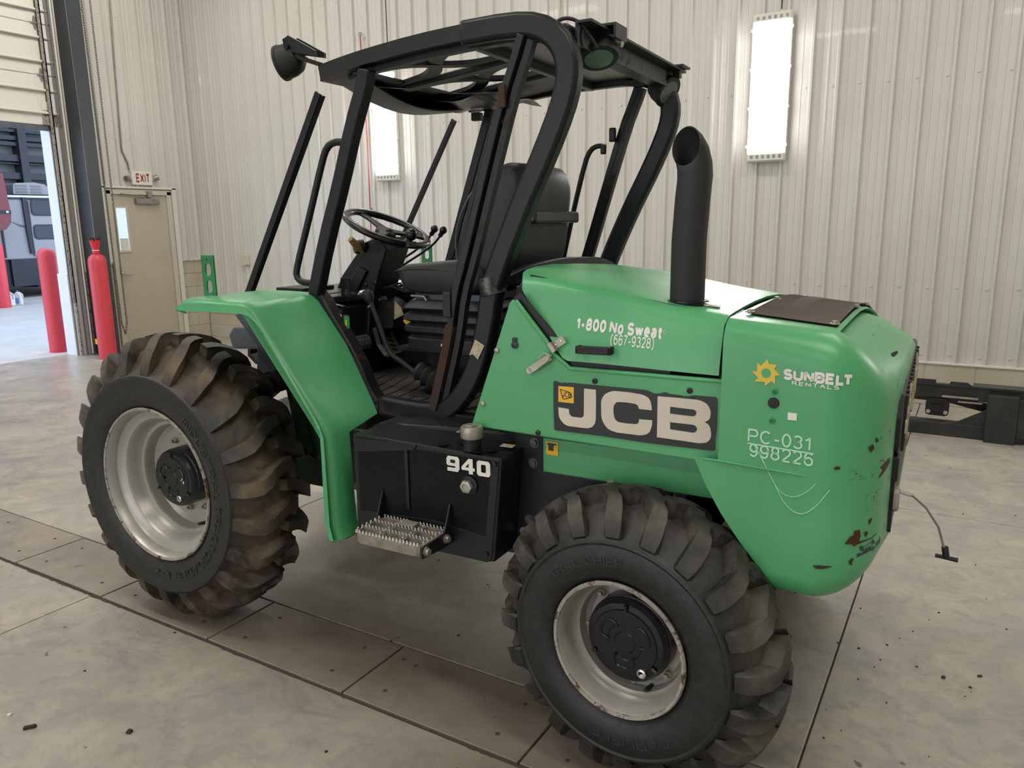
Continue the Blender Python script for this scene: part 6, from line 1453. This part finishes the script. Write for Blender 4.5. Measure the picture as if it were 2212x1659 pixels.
fb = MB().prism([(0.545, 2.335), (0.575, 2.345), (0.70, 2.280), (0.70, 2.262), (0.585, 2.285), (0.560, 2.275)], 0.34, 0.352).prism([(0.545, 2.335), (0.575, 2.345), (0.70, 2.280), (0.70, 2.262), (0.585, 2.285), (0.560, 2.275)], 0.388, 0.40).bx(0.548, 0.56, 0.34, 0.40, 2.28, 2.335).build('lamp_bracket_shell', M['black'], V, smooth=0)
MB().tube([(0.57, 0.33, 2.305), (0.57, 0.41, 2.305)], 0.010, 10).build('lamp_bolt', M['black_gloss'], fb)
# rear lamp bar, an angle across the back of the roof
MB().bx(1.70, 1.755, 0.42, 1.42, 2.262, 2.270).bx(1.70, 1.708, 0.42, 1.42, 2.20, 2.262).build('lamp_bar', M['black_rust'], V, smooth=0)
lr = (1.704, 0.6, 2.198)
lamp(lr, (0.25, -0.35, -0.92))
MB().prism([(1.665, 2.285), (1.78, 2.285), (1.78, 2.24), (1.772, 2.24), (1.772, 2.277), (1.665, 2.277)], 0.56, 0.66).build('lamp_bracket_rear', M['black_rust'], V, smooth=0)
MB().tube([(1.72, 0.635, 2.25), (1.775, 0.635, 2.235)], 0.014, 12).build('lamp_clamp', M['zinc'], V)
MB().box((1.735, 0.60, 2.262), (0.03, 0.05, 0.03)).build('lamp_mount', M['black_gloss'], V, smooth=0, bevel=0.004)
lf = (1.692, 1.36, 2.19)
lamp(lf, (0.80, -0.25, -0.55))
MB().bx(1.66, 1.775, 1.31, 1.41, 2.272, 2.280).bx(1.72, 1.75, 1.345, 1.375, 2.235, 2.272).build('lamp_bracket_rear', M['black_rust'], V, smooth=0)

# ------------------------------------------------------------------ cab interior
MB().bx(0.42, 1.44, 0.36, 1.42, 0.95, 0.975).build('cab_floor', M['black'], V, smooth=0)
mt = MB().bx(0.50, 1.34, 0.40, 1.38, 0.975, 0.985).build('floor_mat', M['mat'], V, smooth=0, bevel=0.003)
for k in range(13):
    x = 0.55 + 0.062 * k
    MB().rtube(smooth_path([(x - 0.02, 0.41, 0.9855), (x, 0.47, 0.9855), (x - 0.03, 0.62, 0.9855), (x - 0.09, 0.80, 0.9855)], 1), 0.006, 0.004, (0, 0, 1)).build('mat_rib', M['rubber_plain'], mt, smooth=0)
MB().bx(0.855, 1.17, 0.365, 0.41, 0.985, 0.992).build('sill_lip', M['black_rust'], V, smooth=0)
# cowl under the windscreen
MB().prism([(0.10, 1.36), (0.16, 1.375), (0.40, 1.375), (0.52, 1.36), (0.52, 1.33), (0.10, 1.33)], 0.42, 1.36).build('cowl', M['black'], V, smooth=0, bevel=0.006)
MB().bx(0.20, 0.36, 0.55, 0.75, 1.375, 1.392).build('cowl_cap', M['black_matte'], V, smooth=0, bevel=0.004)
MB().prism([(0.34, 0.97), (0.30, 1.36), (0.46, 1.37), (0.50, 1.30), (0.44, 0.97)], 0.45, 1.36).build('front_bulkhead', M['black'], V, smooth=0)
# steering column and wheel
col = MB().prism([(0.30, 1.33), (0.36, 1.43), (0.50, 1.58), (0.575, 1.605), (0.625, 1.55), (0.575, 1.44), (0.52, 1.30), (0.50, 1.15), (0.40, 1.10)], 0.80, 0.97).build('steering_column', M['black'], V, smooth=0, bevel=0.008)
MB().prism([(0.405, 1.395), (0.47, 1.475), (0.52, 1.455), (0.455, 1.36)], 0.785, 0.80).build('column_cover', M['black_gloss'], col, smooth=0, bevel=0.003)
for (x, z) in ((0.500, 1.395), (0.555, 1.405)): MB().lathe([(0.012, 0), (0.010, -0.004), (0, -0.005)], (x, 0.80, z), n=12).build('column_bolt', M['black_gloss'], col)
hubc = Vector((0.560, 0.885, 1.622)); nrm = Vector((0.40, -0.02, 0.91)).normalized()
swp = [(0.361, 0.885, 1.708), (0.761, 0.885, 1.586)]
sw = MB(); n = 48; u = Vector((0.91, 0, -0.40)).normalized(); v = Vector((0, 1, 0)); RS = 0.188
ringp = [(0, 0)]
vs = []
for k in range(n):
    a = 2 * PI * k / n; c = hubc + nrm * 0.02 + u * (RS * math.cos(a)) + v * (RS * math.sin(a)); rd = (u * math.cos(a) + v * math.sin(a))
    for j in range(10):
        b = 2 * PI * j / 10; rr_ = 0.0165 + (0.0012 if k % 2 else 0) * (1 if math.cos(b) < 0 else 0)
        vs.append(c + rd * (rr_ * math.cos(b)) + nrm * (rr_ * 0.9 * math.sin(b)))
sw.add(vs, [(k * 10 + j, k * 10 + (j + 1) % 10, ((k + 1) % n) * 10 + (j + 1) % 10, ((k + 1) % n) * 10 + j) for k in range(n) for j in range(10)])
swo = sw.build('steering_wheel', M['black_gloss'], V, smooth=60)
for a in (math.radians(172), math.radians(55), math.radians(-62)):
    e = hubc + nrm * 0.015 + (u * math.cos(a) + v * math.sin(a)) * RS
    MB().rtube([hubc + nrm * 0.008 + (e - hubc) * 0.12, hubc + nrm * 0.006 + (e - hubc) * 0.6, e], [0.05, 0.032, 0.036], 0.012, tuple(nrm)).build('spoke', M['black_gloss'], swo, smooth=0, bevel=0.003)
h_ = MB().lathe([(0.045, -0.05), (0.048, -0.005), (0.046, 0.008), (0.034, 0.016), (0, 0.018)], n=32).build('horn_boss', M['black_matte'], swo)
h_.location = hubc; h_.rotation_mode = 'QUATERNION'; h_.rotation_quaternion = nrm.to_track_quat('Y', 'Z')
kn = hubc + nrm * 0.02 + (u * math.cos(math.radians(-20)) + v * math.sin(math.radians(-20))) * RS
MB().sphere(kn + nrm * 0.048, 0.026, 20, 12).cyl(kn, kn + nrm * 0.04, 0.013, 12).box(kn + nrm * 0.004, (0.045, 0.05, 0.022)).build('spinner_knob', M['black_gloss'], swo)
MB().tube([(0.50, 0.80, 1.565), (0.475, 0.765, 1.56)], 0.030, 14).build('switch_housing', M['black_matte'], col)
MB().tube([(0.546, 0.74, 1.534), (0.541, 0.72, 1.554), (0.543, 0.7, 1.571), (0.537, 0.67, 1.599)], [0.005, 0.012, 0.017, 0.0135], 12).build('column_stalk', M['amber'], V)
MB().tube([(0.582, 0.95, 1.568), (0.624, 0.95, 1.58), (0.657, 0.95, 1.601)], [0.006, 0.016, 0.015], 10).build('column_stalk', M['amber'], V)
MB().tube([(0.57, 0.885, 1.60), hubc], 0.035, 16).build('column_neck', M['black_matte'], col)
# hydraulic levers
for (a, b, c, d) in (((808,602),(880,548),(925,512),(940,495)), ((806,612),(900,548),(940,515),(957,500))):
    pts = [(0.299, 1.1, 1.386)] if False else None
L1 = [(0.299, 1.1, 1.386), (0.458, 1.1, 1.479), (0.585, 1.1, 1.546), (0.64, 1.1, 1.585), (0.665, 1.1, 1.623)]
L2 = [(0.324, 1.06, 1.363), (0.493, 1.06, 1.455), (0.666, 1.06, 1.544), (0.722, 1.06, 1.586), (0.741, 1.06, 1.617)]
for L in (L1, L2):
    lv = MB().tube(smooth_path(L, 1), 0.0055, 8).build('hydraulic_lever', M['black_gloss'], V)
    MB().sphere(Vector(L[-1]) + Vector((0.012, 0, 0.012)), 0.018, 16, 10).cyl(Vector(L[-1]) + Vector((-0.008, 0, -0.014)), Vector(L[-1]) + Vector((0.008, 0, 0.004)), 0.011, 10).build('lever_knob', M['black_gloss'], lv)
# side console beyond the column
MB().prism([(0.46, 1.00), (0.42, 1.36), (0.62, 1.37), (0.70, 1.30), (0.72, 1.00)], 1.02, 1.36).build('side_console', M['black'], V, smooth=0, bevel=0.006)
ic = MB().prism([(0.39, 0.86, 1.311)[::2], (0.453, 0.86, 1.352)[::2], (0.566, 0.86, 1.307)[::2], (0.604, 0.86, 1.273)[::2], (0.594, 0.86, 1.192)[::2], (0.381, 0.86, 1.176)[::2]], 0.86, 1.0).build('instrument_box', M['black_matte'], V, smooth=0, bevel=0.004)
MB().prism([(0.478, 0.855, 1.329)[::2], (0.531, 0.855, 1.331)[::2], (0.533, 0.855, 1.319)[::2], (0.474, 0.855, 1.317)[::2]], 0.852, 0.858).build('data_label', M['sticker'], ic, smooth=0)
MB().prism([(0.54, 0.855, 1.338)[::2], (0.566, 0.855, 1.339)[::2], (0.571, 0.855, 1.324)[::2], (0.542, 0.855, 1.321)[::2]], 0.852, 0.858).build('data_label', M['greymetal'], ic, smooth=0)
mb = MB()
for k in range(5): mb.tube([(0.461, 0.86, 1.352), (0.60 + 0.012 * k, 0.85 + 0.02 * k, 1.385 + 0.006 * (k % 3)), (0.66 + 0.012 * k, 0.88, 1.36)], 0.005, 6)
mb.build('loose_wiring', M['rubber_plain'], ic)
# key switch panel with key and tag
kp = MB().prism([(0.608, 0.44, 1.348)[::2], (0.675, 0.44, 1.338)[::2], (0.672, 0.44, 1.229)[::2], (0.624, 0.44, 1.241)[::2]], 0.44, 0.46).build('switch_panel', M['black_gloss'], V, smooth=0, bevel=0.002)
q = (0.66, 0.43, 1.312)
MB().lathe([(0.017, 0.01), (0.017, -0.006), (0.010, -0.012), (0, -0.012)], q, n=16).build('key_switch', M['black_matte'], kp)
MB().tube([(q[0] + 0.018 + 0.011 * math.cos(a * PI / 6), 0.415, q[2] - 0.012 + 0.011 * math.sin(a * PI / 6)) for a in range(13)], 0.0012, 5, caps=False).build('key_ring', M['chrome'], kp)
q = (0.719, 0.41, 1.278)
MB().prism(rrect(q[0] - 0.014, q[0] + 0.014, q[2] - 0.024, q[2] + 0.024, 0.008), 0.408, 0.412).build('key_tag', M['tagg'], kp, smooth=0, bevel=0.001)
MB().bx(q[0] - 0.003, q[0] + 0.003, 0.406, 0.408, q[2] - 0.012, q[2] + 0.012).build('tag_mark', M['yellow'], kp, smooth=0)
MB().bx(q[0] - 0.035, q[0] - 0.012, 0.425, 0.44, q[2] + 0.004, q[2] + 0.026).build('fuse_block', M['greymetal'], kp, smooth=0)
# pedals
bp = MB(); c = Vector((0.491, 0.72, 1.136)); 
br = MB().tube([c + Vector((0, -0.075, 0)), c + Vector((0, 0.075, 0))], 0.034, 20).build('brake_pedal', M['greymetal'], V, bevel=0.004)
br.scale = (1, 1, 1)
mb = MB()
for i in range(7):
    for j in range(4):
        a = math.radians(-40 + 35 * j); p_ = c + Vector((0.031 * math.cos(a), -0.06 + 0.02 * i, 0.031 * math.sin(a)))
        mb.lathe([(0.006, 0), (0.004, 0.003), (0.003, 0.001)], p_, 'x', 8)
mb.build('pedal_studs', M['zinc'], br, kind='stuff')
a0, a1 = Vector((0.434, 0.98, 1.186)), Vector((0.507, 0.98, 1.047))
ap = MB().rtube([a0, (a0 + a1) / 2, a1], [0.06, 0.075, 0.085], 0.012, (0.8, -0.5, 0.4)).build('throttle_pedal', M['step'], V, smooth=0, bevel=0.003)
dd = (a1 - a0)
for k in range(6): MB().rtube([a0 + dd * (0.08 + 0.15 * k) + Vector((0.008, -0.012, 0.006)), a0 + dd * (0.16 + 0.15 * k) + Vector((0.014, 0.014, 0.006))], 0.008, 0.006, (0.8, -0.5, 0.4)).build('pedal_rib', M['rubber_plain'], ap, smooth=0)
MB().rtube([(0.536, 0.8, 1.2), (0.558, 0.8, 1.123), (0.597, 0.8, 1.077)], 0.018, 0.010, (0.8, -0.5, 0.4)).build('pedal_link', M['greymetal'], V, smooth=0)
# gear lever with boot
GP = [(0.953, 0.56, 1.056), (0.868, 0.56, 1.107), (0.817, 0.56, 1.13), (0.795, 0.56, 1.163), (0.762, 0.56, 1.247), (0.726, 0.56, 1.332), (0.709, 0.56, 1.369)]
gv = MB().tube(smooth_path(GP, 1), 0.0105, 10).build('gear_lever', M['black_matte'], V)
MB().tube([(0.719, 0.56, 1.341), (0.713, 0.56, 1.36), (0.704, 0.56, 1.375), (0.693, 0.56, 1.388)], [0.013, 0.024, 0.026, 0.018], 14).build('lever_grip', M['black_matte'], gv)
MB().tube([(0.705, 0.56, 1.384), (0.681, 0.55, 1.38), (0.671, 0.55, 1.374)], [0.014, 0.013, 0.008], 12).build('lever_cap', M['chrome'], gv)
MB().tube([(0.716, 0.56, 1.331), (0.72, 0.56, 1.324)], 0.015, 12).build('lever_collar', M['greymetal'], gv)
cb = Vector((1.008, 0.56, 1.055))
bt = MB(); rings = []
for k, (t, r) in enumerate(((-0.015, 0.034), (0.0, 0.042), (0.02, 0.030), (0.035, 0.050), (0.055, 0.036), (0.07, 0.060), (0.095, 0.045), (0.11, 0.068), (0.13, 0.06))):
    bt_dir = Vector((0.86, 0.1, -0.42)).normalized(); rings.append((cb + bt_dir * (t - 0.05), r))
bt.tube([p for p, r in rings], [r for p, r in rings], 20).build('lever_boot', M['rubber_plain'], gv, smooth=25)
MB().bx(0.94, 1.14, 0.50, 0.70, 0.985, 0.993).build('boot_flange', M['rubber_plain'], V, smooth=0, bevel=0.002)
# seat
SY0, SY1 = 0.64, 1.14
def loft(sections, name, mat, par, y0, y1, bev=0.03):
    return None
def cushion(prof, y0, y1, name, r=0.035, mat=None):
    """pillow: outline in xz, ends rounded in y by shrinking the outline"""
    cx = sum(p[0] for p in prof) / len(prof); cz = sum(p[1] for p in prof) / len(prof); rows = []
    P_ = [(v.x, v.y) for v in smooth_path([(a, b, 0) for a, b in prof + [prof[0]]], 2)]
    for y, k in ((y0, 0.80), (y0 + r * 0.15, 0.90), (y0 + r * 0.5, 0.965), (y0 + r, 1.0), ((y0 + y1) / 2, 1.02), (y1 - r, 1.0), (y1 - r * 0.5, 0.965), (y1 - r * 0.15, 0.90), (y1, 0.80)):
        rows.append([(cx + (a - cx) * k, y, cz + (b - cz) * k) for a, b in P_])
    mb = MB().grid(rows); n = len(P_)
    mb.add(rows[0], [tuple(range(n))[::-1]]); mb.add(rows[-1], [tuple(range(n))])
    return mb.build(name, mat or M['vinyl'], V, smooth=60, merge=0.0004)
seat = cushion([(0.785, 1.475), (0.83, 1.498), (0.93, 1.500), (1.10, 1.515), (1.20, 1.51), (1.22, 1.40), (1.10, 1.378), (0.86, 1.372), (0.805, 1.41)], SY0, SY1, 'seat_cushion')
MB().tube([(0.79, SY0 + 0.004, 1.468), (0.86, SY0 + 0.002, 1.478), (0.95, SY0 + 0.002, 1.480), (1.10, SY0 + 0.004, 1.470), (1.18, SY0 + 0.004, 1.46)], 0.004, 6).build('seat_piping', M['rubber_plain'], seat)
bk = cushion([(1.08, 1.50), (1.075, 1.58), (1.10, 1.68), (1.15, 1.76), (1.24, 1.86), (1.30, 1.885), (1.36, 1.87), (1.385, 1.80), (1.37, 1.68), (1.36, 1.56), (1.33, 1.46), (1.20, 1.44)], SY0 + 0.02, SY1 - 0.02, 'backrest', 0.05)
MB().bx(1.33, 1.42, SY0 + 0.05, SY1 - 0.05, 1.655, 1.70).build('backrest_band', M['black_gloss'], bk, smooth=0, bevel=0.01)
MB().tube(smooth_path([(1.085, SY0 + 0.02, 1.52), (1.08, SY0 + 0.015, 1.60), (1.11, SY0 + 0.015, 1.70), (1.17, SY0 + 0.02, 1.79), (1.25, SY0 + 0.03, 1.86)], 2), 0.0035, 6).build('backrest_piping', M['greymetal'], bk)
# suspension bellows under the cushion
bel = MB(); prof = []
zz = 1.345; rows = []
steps = [(1.352, 0.0), (1.335, 0.022), (1.320, 0.030), (1.305, 0.006), (1.290, 0.030), (1.272, 0.034), (1.258, 0.010), (1.242, 0.030), (1.224, 0.030), (1.208, 0.008), (1.192, 0.022), (1.15, 0.02)]
for z, o_ in steps: rows.append([(p[0], p[1], z) for p in rrect(0.84 - o_, 1.19 + o_, SY0 + 0.02 - o_, SY1 - 0.02 + o_, 0.05)] )
for r_ in rows: r_.append(r_[0])
bel.grid(rows); n = len(rows[0]); bel.add(rows[0], [tuple(range(n - 1))]); 
sbx = bel.build('seat_bellows', M['vinyl'], V, smooth=30, merge=0.0004)
MB().bx(0.86, 1.20, SY0 + 0.04, SY1 - 0.04, 1.350, 1.380).build('seat_slide', M['greymetal'], sbx, smooth=0, bevel=0.004)
MB().tube([(0.855, SY0 + 0.02, 1.368), (0.92, SY0 + 0.02, 1.366), (0.93, SY0 + 0.02, 1.350)], 0.006, 8).build('slide_lever', M['galv'], sbx)
MB().bx(0.80, 1.24, SY0 - 0.01, SY1 + 0.01, 1.140, 1.160).build('seat_tray', M['black_rust'], sbx, smooth=0, bevel=0.003)
MB().lathe([(0.007, 0), (0.005, -0.004), (0, -0.005)], (1.02, SY0 - 0.008, 1.175), n=10).build('tray_bolt', M['plasticw'], sbx)
MB().prism([(0.96, 0.99), (0.90, 1.14), (1.24, 1.14), (1.24, 0.99)], SY0 + 0.04, SY1 - 0.04).build('seat_pedestal', M['black'], V, smooth=0)
q = (0.682, 0.8, 1.307)
MB().prism([(0.70, 1.24), (0.76, 1.30), (0.80, 1.26), (0.74, 1.20)], 0.80, 0.803).build('warning_decal', M['yellow'], V, smooth=0)
MB().prism([(0.629, 0.84, 1.322)[::2], (0.661, 0.84, 1.294)[::2], (0.675, 0.84, 1.261)[::2], (0.622, 0.84, 1.238)[::2]], 0.838, 0.842).build('warning_decal', M['sticker'], V, smooth=0)
MB().prism([(0.72, 0.99), (0.70, 1.23), (0.96, 1.02), (0.98, 0.99)], 1.15, 1.36).build('battery_cover', M['black'], V, smooth=0)
# torn sticker on the hoop
SP_ = [(1.355, 0.345, 1.258)[::2], (1.393, 0.345, 1.239)[::2], (1.365, 0.345, 1.188)[::2], (1.344, 0.345, 1.206)[::2], (1.329, 0.345, 1.2)[::2]]
MB().prism(SP_, 0.345, 0.348).build('torn_sticker', M['sticker'], V, smooth=0)
# yellow warning sticker on the side rail
q0, q1 = (1.714, 0.183, 0.977), (1.756, 0.183, 0.934)
ws_ = MB().bx(q0[0], q1[0] , 0.182, 0.1845, q1[2], q0[2]).build('warning_sticker', M['yellow'], V, smooth=0)
MB().bx(q0[0] + 0.008, q0[0] + 0.026, 0.181, 0.183, q1[2] + 0.014, q1[2] + 0.034).bx(q0[0] + 0.004, q1[0] - 0.006, 0.181, 0.183, q0[2] - 0.010, q0[2] - 0.004).build('sticker_print', M['decal'], ws_, smooth=0)
# side bracket by the cab front and pink tag
slotted(0.655, 0.70, 1.375, 1.45, 0.46, 0.006, [(1.385, 1.440, 0.016)], 'slotted_bracket', M['black'], V)
MB().prism([(0.548, 0.46, 1.384)[::2], (0.572, 0.46, 1.399)[::2], (0.593, 0.46, 1.385)[::2], (0.582, 0.46, 1.373)[::2]], 0.455, 0.46).build('bracket_tab', M['rim_edge'], V, smooth=0)
